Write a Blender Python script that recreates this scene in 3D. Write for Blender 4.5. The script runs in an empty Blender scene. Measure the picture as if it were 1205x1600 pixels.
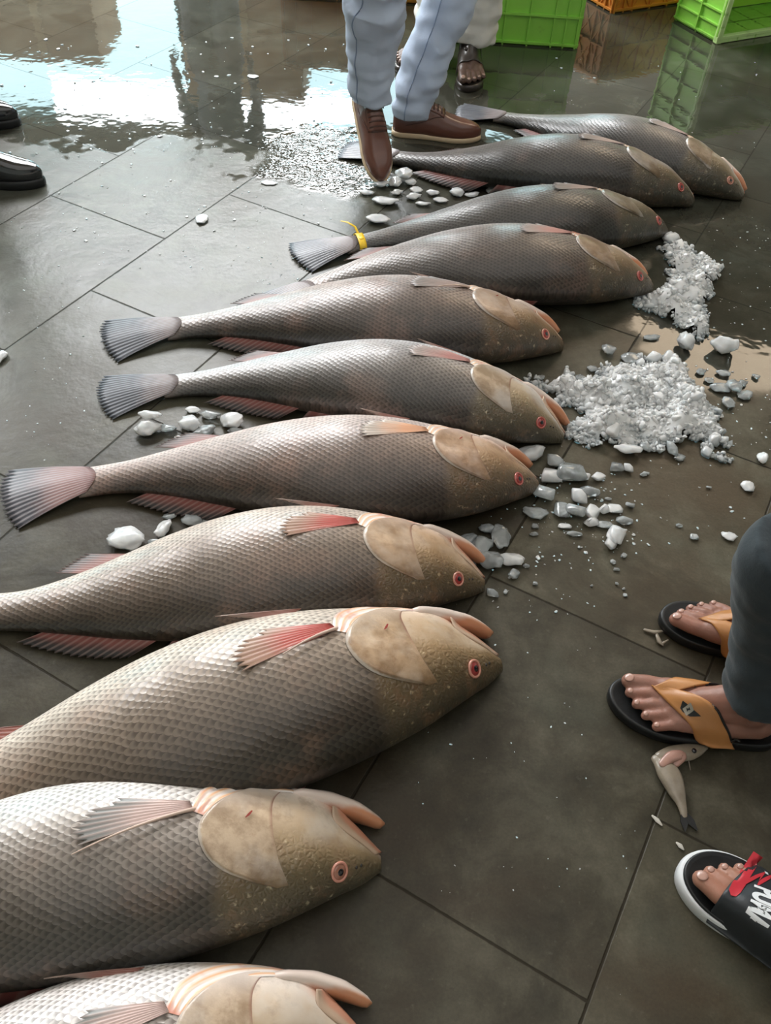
import bpy, bmesh, math, random
import numpy as np
from mathutils import Vector, Matrix, noise
from mathutils.bvhtree import BVHTree

random.seed(11)
rng = np.random.RandomState(5)
C = bpy.context.scene.collection
PI = math.pi

# ------------------------------------------------------------------ camera
FPX, PITCH, ROLL, CAMH = 1324.835, math.radians(48.70556), math.radians(3.47779), 1.35
CF = Vector((0, math.cos(PITCH), -math.sin(PITCH)))
_R0 = Vector((1, 0, 0)); _U0 = _R0.cross(CF)
CR = _R0 * math.cos(ROLL) + _U0 * math.sin(ROLL)
CU = _U0 * math.cos(ROLL) - _R0 * math.sin(ROLL)
cam_data = bpy.data.cameras.new('camera')
cam = bpy.data.objects.new('camera', cam_data); C.objects.link(cam)
cam_data.sensor_fit = 'HORIZONTAL'; cam_data.sensor_width = 36.0
cam_data.lens = FPX / 1205.0 * 36.0
cam_data.clip_start = 0.02
M3 = Matrix((CR, CU, -CF)).transposed()
cam.matrix_world = Matrix.Translation((0, 0, CAMH)) @ M3.to_4x4()
bpy.context.scene.camera = cam

def at(px, py, z=0.0):
    """the point of the place at height z that the photo shows at pixel (px, py)"""
    d = CR * ((px - 602.5) / FPX) + CU * ((800 - py) / FPX) + CF
    t = (z - CAMH) / d.z
    return Vector((d.x * t, d.y * t, z))
def px_size(p):
    return (Vector(p) - Vector((0, 0, CAMH))).dot(CF) / FPX

# ------------------------------------------------------------------ node helper
class N:
    def __init__(s, name):
        s.m = bpy.data.materials.new(name); s.m.use_nodes = True
        s.t = s.m.node_tree; s.t.nodes.clear()
        s.out = s.t.nodes.new('ShaderNodeOutputMaterial')
    def n(s, typ, **kw):
        nd = s.t.nodes.new(typ)
        for k, v in kw.items(): setattr(nd, k, v)
        return nd
    def link(s, a, b): s.t.links.new(a, b)
    def put(s, sock, v):
        if v is None: return
        if hasattr(v, 'is_output'): s.link(v, sock)
        else:
            if isinstance(v, (tuple, list)) and len(v) == 3 and sock.type == 'RGBA': v = (*v, 1)
            sock.default_value = v
    def M(s, op, a, b=None, c=None, clamp=False):
        nd = s.n('ShaderNodeMath', operation=op); nd.use_clamp = clamp
        s.put(nd.inputs[0], a); s.put(nd.inputs[1], b); s.put(nd.inputs[2], c)
        return nd.outputs[0]
    def V(s, op, a, b=None, scale=None):
        nd = s.n('ShaderNodeVectorMath', operation=op)
        s.put(nd.inputs[0], a); s.put(nd.inputs[1], b)
        if scale is not None: s.put(nd.inputs['Scale'], scale)
        return nd.outputs[1] if op in ('DOT_PRODUCT', 'LENGTH', 'DISTANCE') else nd.outputs[0]
    def noise(s, vec, scale, detail=3, rough=.55, dist=0.0, dim='3D'):
        nd = s.n('ShaderNodeTexNoise', noise_dimensions=dim)
        s.put(nd.inputs['Vector'], vec); nd.inputs['Scale'].default_value = scale
        nd.inputs['Detail'].default_value = detail; nd.inputs['Roughness'].default_value = rough
        nd.inputs['Distortion'].default_value = dist
        return nd.outputs[0]
    def ramp(s, f, stops, interp='LINEAR'):
        nd = s.n('ShaderNodeValToRGB'); cr = nd.color_ramp; cr.interpolation = interp
        while len(cr.elements) < len(stops): cr.elements.new(.5)
        for e, (p, c) in zip(cr.elements, stops):
            e.position = p
            e.color = (c, c, c, 1) if isinstance(c, (int, float)) else (*c, 1)
        s.put(nd.inputs[0], f)
        return nd.outputs[0]
    def step(s, f, a, b):
        nd = s.n('ShaderNodeMapRange', interpolation_type='SMOOTHSTEP')
        s.put(nd.inputs['Value'], f); nd.inputs['From Min'].default_value = a; nd.inputs['From Max'].default_value = b
        return nd.outputs[0]
    def mix(s, f, a, b, mode='MIX'):
        nd = s.n('ShaderNodeMix', data_type='RGBA', blend_type=mode)
        s.put(nd.inputs[0], f); s.put(nd.inputs[6], a); s.put(nd.inputs[7], b)
        return nd.outputs[2]
    def mixf(s, f, a, b):
        nd = s.n('ShaderNodeMix', data_type='FLOAT')
        s.put(nd.inputs[0], f); s.put(nd.inputs[2], a); s.put(nd.inputs[3], b)
        return nd.outputs[0]
    def xyz(s, v):
        nd = s.n('ShaderNodeSeparateXYZ'); s.put(nd.inputs[0], v); return nd.outputs
    def comb(s, x, y, z=0.0):
        nd = s.n('ShaderNodeCombineXYZ'); s.put(nd.inputs[0], x); s.put(nd.inputs[1], y); s.put(nd.inputs[2], z); return nd.outputs[0]
    def bump(s, h, strength, dist, normal=None):
        nd = s.n('ShaderNodeBump'); nd.inputs['Strength'].default_value = strength; nd.inputs['Distance'].default_value = dist
        s.put(nd.inputs['Height'], h); s.put(nd.inputs['Normal'], normal)
        return nd.outputs[0]
    def uv(s, name):
        nd = s.n('ShaderNodeUVMap'); nd.uv_map = name; return nd.outputs[0]
    def objco(s): return s.n('ShaderNodeTexCoord').outputs['Object']
    def pos(s): return s.n('ShaderNodeNewGeometry').outputs['Position']
    def objcol(s): return s.n('ShaderNodeObjectInfo').outputs['Color']
    def bsdf(s, color=(.5, .5, .5), rough=.5, metal=0.0, normal=None, spec=.5, coat=0.0, coat_rough=.1, trans=0.0, ior=1.45, sss=0.0, sss_r=(1, .3, .2), sss_s=.01, sheen=0.0, alpha=None, coat_normal=None):
        b = s.n('ShaderNodeBsdfPrincipled')
        s.put(b.inputs['Base Color'], color); s.put(b.inputs['Roughness'], rough); s.put(b.inputs['Metallic'], metal)
        s.put(b.inputs['Specular IOR Level'], spec); s.put(b.inputs['Normal'], normal); s.put(b.inputs['IOR'], ior)
        s.put(b.inputs['Coat Weight'], coat); s.put(b.inputs['Coat Roughness'], coat_rough); s.put(b.inputs['Transmission Weight'], trans)
        s.put(b.inputs['Coat Normal'], coat_normal)
        if sss: 
            b.inputs['Subsurface Weight'].default_value = sss; b.inputs['Subsurface Radius'].default_value = sss_r; b.inputs['Subsurface Scale'].default_value = sss_s
        if sheen: b.inputs['Sheen Weight'].default_value = sheen
        if alpha is not None: s.put(b.inputs['Alpha'], alpha)
        s.link(b.outputs[0], s.out.inputs[0])
        return b

def simple(name, color, rough=.5, var=.12, scale=30, bumpd=0.0, **kw):
    """plain procedural material: base colour with noise variation and optional fine bump"""
    k = N(name); co = k.objco()
    f = k.noise(co, scale, 4)
    c = k.mix(f, tuple(x * (1 - var) for x in color), tuple(min(1, x * (1 + var)) for x in color))
    nm = k.bump(k.noise(co, scale * 3, 3), .5, bumpd) if bumpd else None
    k.bsdf(c, rough, normal=nm, **kw)
    return k.m

# ------------------------------------------------------------------ mesh helpers
class MB:
    def __init__(s): s.v = []; s.f = []; s.uv = []; s.uv2 = []; s.mi = []
    def add(s, vs, fs, uv=None, uv2=None, mi=0):
        o = len(s.v); s.v += [tuple(v) for v in vs]
        s.f += [tuple(i + o for i in f) for f in fs]; s.mi += [mi] * len(fs)
        s.uv += list(uv) if uv is not None else [(0, 0)] * len(vs)
        s.uv2 += list(uv2) if uv2 is not None else [(0, 0)] * len(vs)
        return s
    def grid(s, P, uv=None, uv2=None, closed_u=False, mi=0, cap0=False, cap1=False):
        """P[i][j] points; faces between rows i and columns j; closed_u wraps j"""
        n, m = len(P), len(P[0]); vs = [p for r in P for p in r]; fs = []
        for i in range(n - 1):
            for j in range(m if closed_u else m - 1):
                k = (j + 1) % m
                fs.append((i * m + j, i * m + k, (i + 1) * m + k, (i + 1) * m + j))
        if cap0: fs.append(tuple(range(m - 1, -1, -1)))
        if cap1: fs.append(tuple((n - 1) * m + j for j in range(m)))
        fl = lambda a: None if a is None else [q for r in a for q in r]
        return s.add(vs, fs, fl(uv), fl(uv2), mi)
    def tube(s, pts, rad, seg=12, flat=1.0, up=None, mi=0, round_ends=True):
        pts = [Vector(p) for p in pts]; n = len(pts)
        if not hasattr(rad, '__len__'): rad = [rad] * n
        rad = list(rad)
        rings = []
        def frame(t):
            u = Vector(up) if up is not None else (Vector((0, 0, 1)) if abs(t.z) < .9 else Vector((1, 0, 0)))
            a = t.cross(u).normalized(); return a, a.cross(t).normalized()
        T = []
        for i in range(n):
            t = (pts[min(i + 1, n - 1)] - pts[max(i - 1, 0)]); T.append(t.normalized() if t.length > 1e-9 else Vector((1, 0, 0)))
        def ring(c, t, r):
            a, b = frame(t)
            return [c + (a * math.cos(q) + b * math.sin(q) * flat) * r for q in [2 * PI * j / seg for j in range(seg)]]
        if round_ends:
            for q in (80, 55, 30): rings.append(ring(pts[0] - T[0] * rad[0] * math.sin(math.radians(q)), T[0], rad[0] * math.cos(math.radians(q))))
        for p, t, r in zip(pts, T, rad): rings.append(ring(p, t, r))
        if round_ends:
            for q in (30, 55, 80): rings.append(ring(pts[-1] + T[-1] * rad[-1] * math.sin(math.radians(q)), T[-1], rad[-1] * math.cos(math.radians(q))))
        return s.grid(rings, closed_u=True, cap0=True, cap1=True, mi=mi)
    def ell(s, c, r, seg=16, rings=10, mi=0, mat=None):
        c = Vector(c); r = (r, r, r) if not hasattr(r, '__len__') else r
        R = []
        for i in range(rings + 1):
            a = PI * (i + .02) / (rings + .04) - PI / 2
            row = []
            for j in range(seg):
                q = 2 * PI * j / seg
                p = Vector((math.cos(a) * math.cos(q) * r[0], math.cos(a) * math.sin(q) * r[1], math.sin(a) * r[2]))
                row.append(c + (mat @ p if mat else p))
            R.append(row)
        return s.grid(R, closed_u=True, cap0=True, cap1=True, mi=mi)
    def box(s, c, size, rotz=0.0, mi=0):
        c = Vector(c); h = [x / 2 for x in size]; cs, sn = math.cos(rotz), math.sin(rotz); vs = []
        for z in (-1, 1):
            for x, y in ((-1, -1), (1, -1), (1, 1), (-1, 1)):
                X, Y = x * h[0], y * h[1]
                vs.append(c + Vector((X * cs - Y * sn, X * sn + Y * cs, z * h[2])))
        return s.add(vs, [(3, 2, 1, 0), (4, 5, 6, 7), (0, 1, 5, 4), (1, 2, 6, 5), (2, 3, 7, 6), (3, 0, 4, 7)], mi=mi)
    def map(s, fn): s.v = [tuple(fn(Vector(v))) for v in s.v]; return s
    def mesh(s, name):
        me = bpy.data.meshes.new(name); me.from_pydata(s.v, [], s.f)
        for nm, data in (('UVMap', s.uv), ('prof', s.uv2)):
            l = me.uv_layers.new(name=nm)
            vi = np.zeros(len(me.loops), dtype=np.int32); me.loops.foreach_get('vertex_index', vi)
            l.data.foreach_set('uv', np.array(data, dtype=np.float32)[vi].ravel())
        me.polygons.foreach_set('material_index', np.array(s.mi, dtype=np.int32))
        me.update(); return me
    def build(s, name, mats, parent=None, smooth=True, bevel=0.0, solid=0.0, sub=0):
        return link(name, s.mesh(name), mats, parent, smooth, bevel, solid, sub)

def link(name, me, mats, parent=None, smooth=True, bevel=0.0, solid=0.0, sub=0):
    o = bpy.data.objects.new(name, me); C.objects.link(o)
    me.materials.clear()
    for m in (mats if isinstance(mats, (list, tuple)) else [mats]): me.materials.append(m)
    bm = bmesh.new(); bm.from_mesh(me); bmesh.ops.recalc_face_normals(bm, faces=bm.faces); bm.to_mesh(me); bm.free()
    me.polygons.foreach_set('use_smooth', [smooth] * len(me.polygons))
    if solid:
        md = o.modifiers.new('solid', 'SOLIDIFY'); md.thickness = solid; md.offset = 0
    if bevel:
        md = o.modifiers.new('bevel', 'BEVEL'); md.width = bevel; md.segments = 2; md.limit_method = 'ANGLE'
    if sub:
        md = o.modifiers.new('sub', 'SUBSURF'); md.levels = sub; md.render_levels = sub
    if parent is not None: adopt(o, parent)
    return o
def world_origin(o):
    p = Vector(o.location)
    return p if o.parent is None else p + world_origin(o.parent) if False else p
def adopt(o, parent):
    """o's mesh is written in world coordinates; keep it there under its parent"""
    o.parent = parent
    inv = Matrix.Identity(4); q = parent
    tot = Matrix.Identity(4); chain = []
    while q is not None: chain.append(q); q = q.parent
    for q in reversed(chain): tot = tot @ q.matrix_parent_inverse @ Matrix.Translation(q.location)
    o.matrix_parent_inverse = tot.inverted()
def fuse(mb, voxel, smooth=4, name='fused'):
    """one continuous skin over everything in mb"""
    me = mb.mesh('tmp'); o = bpy.data.objects.new('tmp', me); C.objects.link(o)
    bm = bmesh.new(); bm.from_mesh(me); bmesh.ops.recalc_face_normals(bm, faces=bm.faces); bm.to_mesh(me); bm.free()
    r = o.modifiers.new('r', 'REMESH'); r.mode = 'VOXEL'; r.voxel_size = voxel
    s = o.modifiers.new('s', 'SMOOTH'); s.factor = .5; s.iterations = smooth
    dg = bpy.context.evaluated_depsgraph_get()
    out = bpy.data.meshes.new_from_object(o.evaluated_get(dg)); out.name = name
    bpy.data.objects.remove(o); bpy.data.meshes.remove(me)
    return out
def mesh_displace(me, fn):
    n = [v.normal.copy() for v in me.vertices]
    for v, k in zip(me.vertices, n): v.co = v.co + k * fn(v.co)
    me.update()
def bvh_of(me):
    return BVHTree.FromPolygons([v.co.copy() for v in me.vertices], [tuple(p.vertices) for p in me.polygons])
def thing(name, label, cat, loc=(0, 0, 0), group=None):
    o = bpy.data.objects.new(name, None); C.objects.link(o); o.location = loc; o.empty_display_size = .05
    return tag(o, label, cat, group)
def tag(o, label, cat, group=None, kind=None):
    if label: o['label'] = label
    if cat: o['category'] = cat
    if group: o['group'] = group
    if kind: o['kind'] = kind
    return o
def interp(q, xs, ys): return float(np.interp(q, xs, ys))
def lerp(a, b, t): return tuple(x + (y - x) * t for x, y in zip(a, b))
def poly(curve, t):
    """point at fraction t (0..1) on a list of tuples"""
    n = len(curve) - 1; x = min(max(t, 0), 1) * n; i = min(int(x), n - 1); f = x - i
    p0 = curve[max(i - 1, 0)]; p1 = curve[i]; p2 = curve[i + 1]; p3 = curve[min(i + 2, n)]
    return tuple(.5 * (2 * b + (c - a) * f + (2 * a - 5 * b + 4 * c - d) * f * f + (3 * b - a - 3 * c + d) * f ** 3) for a, b, c, d in zip(p0, p1, p2, p3))

# ------------------------------------------------------------------ floor and setting
YAW, A0, TW, B0 = math.radians(-27.17484), -2.05113, 0.442742, 1.63068
TL = 1.385 * TW
def floor_material():
    k = N('wet_stone_tiles'); P = k.pos(); x, y, z = k.xyz(P)
    ca, sa = math.cos(YAW), math.sin(YAW)
    u = k.M('DIVIDE', k.M('SUBTRACT', k.M('ADD', k.M('MULTIPLY', x, ca), k.M('MULTIPLY', y, sa)), A0), TW)
    v = k.M('DIVIDE', k.M('SUBTRACT', k.M('ADD', k.M('MULTIPLY', x, -sa), k.M('MULTIPLY', y, ca)), B0), TL)
    row = k.M('FLOOR', u); par = k.M('MULTIPLY', k.M('FLOORED_MODULO', row, 2.0), .5)
    v = k.M('ADD', v, par); col = k.M('FLOOR', v)
    fu = k.M('SUBTRACT', u, row); fv = k.M('SUBTRACT', v, col)
    du = k.M('MULTIPLY', k.M('MINIMUM', fu, k.M('SUBTRACT', 1.0, fu)), TW)
    dv = k.M('MULTIPLY', k.M('MINIMUM', fv, k.M('SUBTRACT', 1.0, fv)), TL)
    d = k.M('MINIMUM', du, dv)
    d = k.M('ADD', d, k.M('MULTIPLY', k.M('SUBTRACT', k.noise(P, 60, 2), .5), .0022))
    joint = k.M('MULTIPLY', k.step(d, .0030, .0011), .85)
    wn = k.n('ShaderNodeTexWhiteNoise', noise_dimensions='2D'); k.link(k.comb(row, col), wn.inputs['Vector']); rnd = wn.outputs['Value']
    big = k.noise(P, 2.3, 5, .6, .4); mid = k.noise(P, 9, 5, .62, .3); fine = k.noise(P, 70, 4, .6)
    c = k.ramp(mid, [(.28, (.026, .024, .018)), (.5, (.056, .053, .041)), (.72, (.105, .102, .084))])
    c = k.mix(k.step(big, .42, .68), c, (.046, .036, .025), 'MIX')
    c = k.mix(k.M('MULTIPLY', k.step(k.noise(P, 4.2, 4, .55), .5, .75), .45), c, (.075, .084, .070))
    c = k.mix(1.0, c, k.comb(*[k.M('ADD', .62, k.M('MULTIPLY', rnd, .66))] * 3), 'MULTIPLY')
    c = k.mix(k.M('MULTIPLY', k.step(fine, .60, .76), .28), c, (.12, .12, .11))
    c = k.mix(1.0, c, k.comb(*[k.M('ADD', .68, k.M('MULTIPLY', k.noise(P, 210, 3, .7), .64))] * 3), 'MULTIPLY')
    # farther tiles are dried lighter by spread slush on the left, darker under the row of fish
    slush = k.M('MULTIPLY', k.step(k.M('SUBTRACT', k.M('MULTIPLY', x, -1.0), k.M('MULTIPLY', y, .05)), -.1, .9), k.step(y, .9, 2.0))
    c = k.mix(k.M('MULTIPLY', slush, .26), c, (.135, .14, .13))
    c = k.mix(k.M('MULTIPLY', k.step(k.noise(P, 3.1, 5, .65, 1.2), .52, .62), .55), c, (.034, .029, .020))
    c = k.mix(joint, c, (.019, .016, .012))
    # standing water: broad sheets at the far end and the right, thin damp film elsewhere
    edge = k.M('ADD', k.M('MULTIPLY', k.M('SUBTRACT', k.noise(P, 2.2, 4, .6), .5), 1.3), k.M('MULTIPLY', k.M('SUBTRACT', k.noise(P, 14, 3), .5), .22))
    far = k.M('ADD', k.M('SUBTRACT', y, 2.72), edge)
    right = k.M('ADD', k.M('SUBTRACT', k.M('MULTIPLY', x, 1.0), .62), k.M('MULTIPLY', edge, .5))
    right = k.M('MINIMUM', right, k.M('SUBTRACT', y, 1.62))
    churn = k.step(k.M('ADD', k.V('DISTANCE', k.comb(x, y), (-.27, 2.72, 0)), k.M('MULTIPLY', k.M('SUBTRACT', k.noise(P, 7, 3), .5), .35)), .29, .18)
    pool = k.M('MAXIMUM', k.step(k.M('MAXIMUM', far, right), 0.0, .07), churn)
    damp = k.step(y, .6, 2.3)
    film_r = k.mixf(mid, .20, .42)
    rough = k.mixf(damp, k.mixf(mid, .34, .5), film_r)
    rough = k.mixf(pool, rough, .035)
    rough = k.mixf(k.M('MULTIPLY', joint, k.M('SUBTRACT', 1.0, pool)), rough, .6)
    cleft = k.M('ADD', k.M('MULTIPLY', k.noise(P, 5, 5, .6), 1.0), k.M('MULTIPLY', fine, .10))
    nb = k.bump(k.M('SUBTRACT', cleft, k.M('MULTIPLY', joint, .5)), .42, .011)
    rip = k.bump(k.M('ADD', k.noise(P, 16, 2, .5), k.M('MULTIPLY', k.M('MULTIPLY', k.noise(P, 24, 3, .6), churn), 6.0)), .10, .006)
    nmix = k.n('ShaderNodeMix', data_type='VECTOR'); k.put(nmix.inputs[0], pool); k.put(nmix.inputs[4], nb); k.put(nmix.inputs[5], rip)
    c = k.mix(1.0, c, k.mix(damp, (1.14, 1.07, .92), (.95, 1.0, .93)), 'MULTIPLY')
    c = k.mix(k.M('MULTIPLY', pool, .45), c, (.030, .032, .027))
    b = k.bsdf(c, rough, normal=nmix.outputs[1], spec=.5, ior=1.45)
    k.put(b.inputs['Specular IOR Level'], k.mixf(joint, k.mixf(damp, .3, k.mixf(pool, .32, .55)), .12))
    return k.m

MB().grid([[(-9, -4, 0), (9, -4, 0)], [(-9, 12, 0), (9, 12, 0)]]).build('floor', floor_material(), smooth=False)['kind'] = 'structure'

def wallmat(name, col): return simple(name, col, .7, .25, 2.0)
tan = wallmat('tan_plaster', (.52, .40, .27)); grey_wall = wallmat('grey_plaster', (.56, .55, .50))
dark_steel = simple('dark_steel', (.06, .065, .07), .5); teal = simple('teal_paint', (.12, .42, .42), .5)
def struct(name, mb, m):
    o = mb.build(name, m, smooth=False); o['kind'] = 'structure'; return o
w = MB()                                            # far wall: big open bay on the left, solid on the right
w.box((0, 8.6, 3.25), (18, .25, 1.3)); w.box((5.2, 8.6, 1.3), (7.6, .25, 2.6)); w.box((-8.2, 8.6, 1.3), (2, .25, 2.6))
struct('wall_back', w, grey_wall)
struct('wall_left', MB().box((-7.5, 2.65, 1.95), (.2, 11.6, 3.9)), grey_wall)
struct('wall_front', MB().box((0, -3.2, 1.95), (15, .2, 3.9)), grey_wall)
struct('wall_right', MB().box((6.6, 3, 1.95), (.2, 14, 3.9)), grey_wall)
ce = MB().box((0, 2.9, 3.95), (18, 13, .1))
for yy in (0.5, 2.7, 4.9, 7.1): ce.box((0, yy, 3.8), (18, .22, .25))
struct('ceiling', ce, tan)
for i, xx in enumerate((-4.4, -2.02)):
    struct('trim_%d' % (i + 1), MB().box((xx, 8.35, 1.3), (.22 if i else .3, .22, 2.6)), dark_steel)

# ------------------------------------------------------------------ light
W = bpy.data.worlds.new('overcast'); bpy.context.scene.world = W; W.use_nodes = True
nt = W.node_tree; nt.nodes.clear()
wo = nt.nodes.new('ShaderNodeOutputWorld'); bg = nt.nodes.new('ShaderNodeBackground')
tc = nt.nodes.new('ShaderNodeTexCoord'); sp = nt.nodes.new('ShaderNodeSeparateXYZ'); rp = nt.nodes.new('ShaderNodeValToRGB')
nt.links.new(tc.outputs['Generated'], sp.inputs[0]); nt.links.new(sp.outputs[2], rp.inputs[0]); nt.links.new(rp.outputs[0], bg.inputs[0]); nt.links.new(bg.outputs[0], wo.inputs[0])
rp.color_ramp.elements[0].position = 0.0; rp.color_ramp.elements[0].color = (.40, .80, .86, 1)
rp.color_ramp.elements[1].position = .5; rp.color_ramp.elements[1].color = (.70, .93, 1, 1)
bg.inputs[1].default_value = 4.6
def area(name, loc, target, sx, sy, power, col):
    l = bpy.data.lights.new(name, 'AREA'); l.shape = 'RECTANGLE'; l.size = sx; l.size_y = sy; l.energy = power; l.color = col
    o = bpy.data.objects.new(name, l); C.objects.link(o); o.location = loc
    o.rotation_euler = (Vector(target) - Vector(loc)).to_track_quat('-Z', 'Y').to_euler(); return o
area('bay_light', (-2.0, 8.42, 2.36), (-2.0, 0, 1.4), 3.0, .36, 42, (.93, .98, 1.0))
area('roof_light', (-2.0, 5.6, 3.68), (-.9, 3.0, 0), 6.0, 2.8, 760, (.97, .985, 1.0))
area('warm_roof_light', (2.5, 5.9, 3.68), (1.6, 3.6, 0), 1.7, 1.5, 36, (1.0, .80, .58))
area('hall_fill', (.6, 1.2, 3.6), (.3, 1.6, 0), 6, 4.5, 62, (1.0, .985, .96))

sc = bpy.context.scene
sc.view_settings.view_transform = 'Standard'; sc.view_settings.look = 'None'; sc.view_settings.exposure = 0.55
sc.cycles.use_denoising = True
sc.cycles.max_bounces = 7; sc.cycles.transmission_bounces = 5; sc.cycles.use_adaptive_sampling = True; sc.cycles.adaptive_threshold = .025; sc.cycles.sample_clamp_indirect = 6.0
sc.cycles.caustics_reflective = False; sc.cycles.caustics_refractive = False

# ------------------------------------------------------------------ fish
FISH_POSE = {
    1: (1.0891, 2.6178, -0.3144, 0.9196, 0.9917, -0.7449, 1.9366),
    2: (0.9173, 2.5596, -0.0728, 1.0021, 0.9596, -0.1611, -0.4649),
    3: (0.7981, 2.3744, 0.3522, 0.9816, 0.9459, -0.5170, 1.4606),
    4: (0.7050, 2.0679, 0.1555, 0.9900, 1.0714, -0.4122, 2.6543),
    5: (0.4274, 1.7788, 0.1453, 1.0134, 1.0113, -0.4391, 1.5316),
    6: (0.3981, 1.4333, -0.2271, 0.9520, 0.9735, 0.1366, 0.8681),
    7: (0.3268, 1.2806, 0.2289, 0.9851, 1.0343, -0.5183, 1.5624),
    8: (0.2022, 1.0002, 0.0281, 0.9751, 1.0477, 0.3706, -1.0175),
    9: (0.2253, 0.8205, 0.2977, 1.1638, 0.9795, 0.2681, -1.4843),
    10: (0.0255, 0.4555, 0.0855, 1.0534, 0.9730, 0.3086, 0.0020),
    11: (0.0160, 0.2131, 0.0148, 0.9494, 0.9371, 0.8969, 0.0000),
}

S_ = np.array([0,.03,.06,.10,.15,.2,.3,.4,.5,.6,.7,.8,.9,1.0])
BD = np.array([.012,.035,.050,.070,.092,.108,.130,.138,.132,.115,.090,.062,.042,.040])
BVE= np.array([.015,.050,.074,.092,.103,.112,.125,.130,.125,.112,.090,.064,.043,.040])
TH = np.array([.013,.030,.041,.054,.065,.073,.085,.088,.082,.068,.050,.034,.022,.014])
SB = np.array([0,.02,.042,.055,.068,.085,.12,.15,.2,.3,.4,.5,.6,.7,.8,.9,1.0])
BVB= np.array([.010,.022,.038,.054,.074,.087,.097,.103,.112,.125,.130,.125,.112,.090,.064,.043,.040])
def herm(xs, ys, q):
    q = np.asarray(q, float); m = np.gradient(ys, xs); i = np.clip(np.searchsorted(xs, q) - 1, 0, len(xs) - 2)
    h = xs[i + 1] - xs[i]; t = (q - xs[i]) / h
    return (2*t**3-3*t**2+1)*ys[i]+(t**3-2*t**2+t)*h*m[i]+(-2*t**3+3*t**2)*ys[i+1]+(t**3-t**2)*h*m[i+1]

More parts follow.
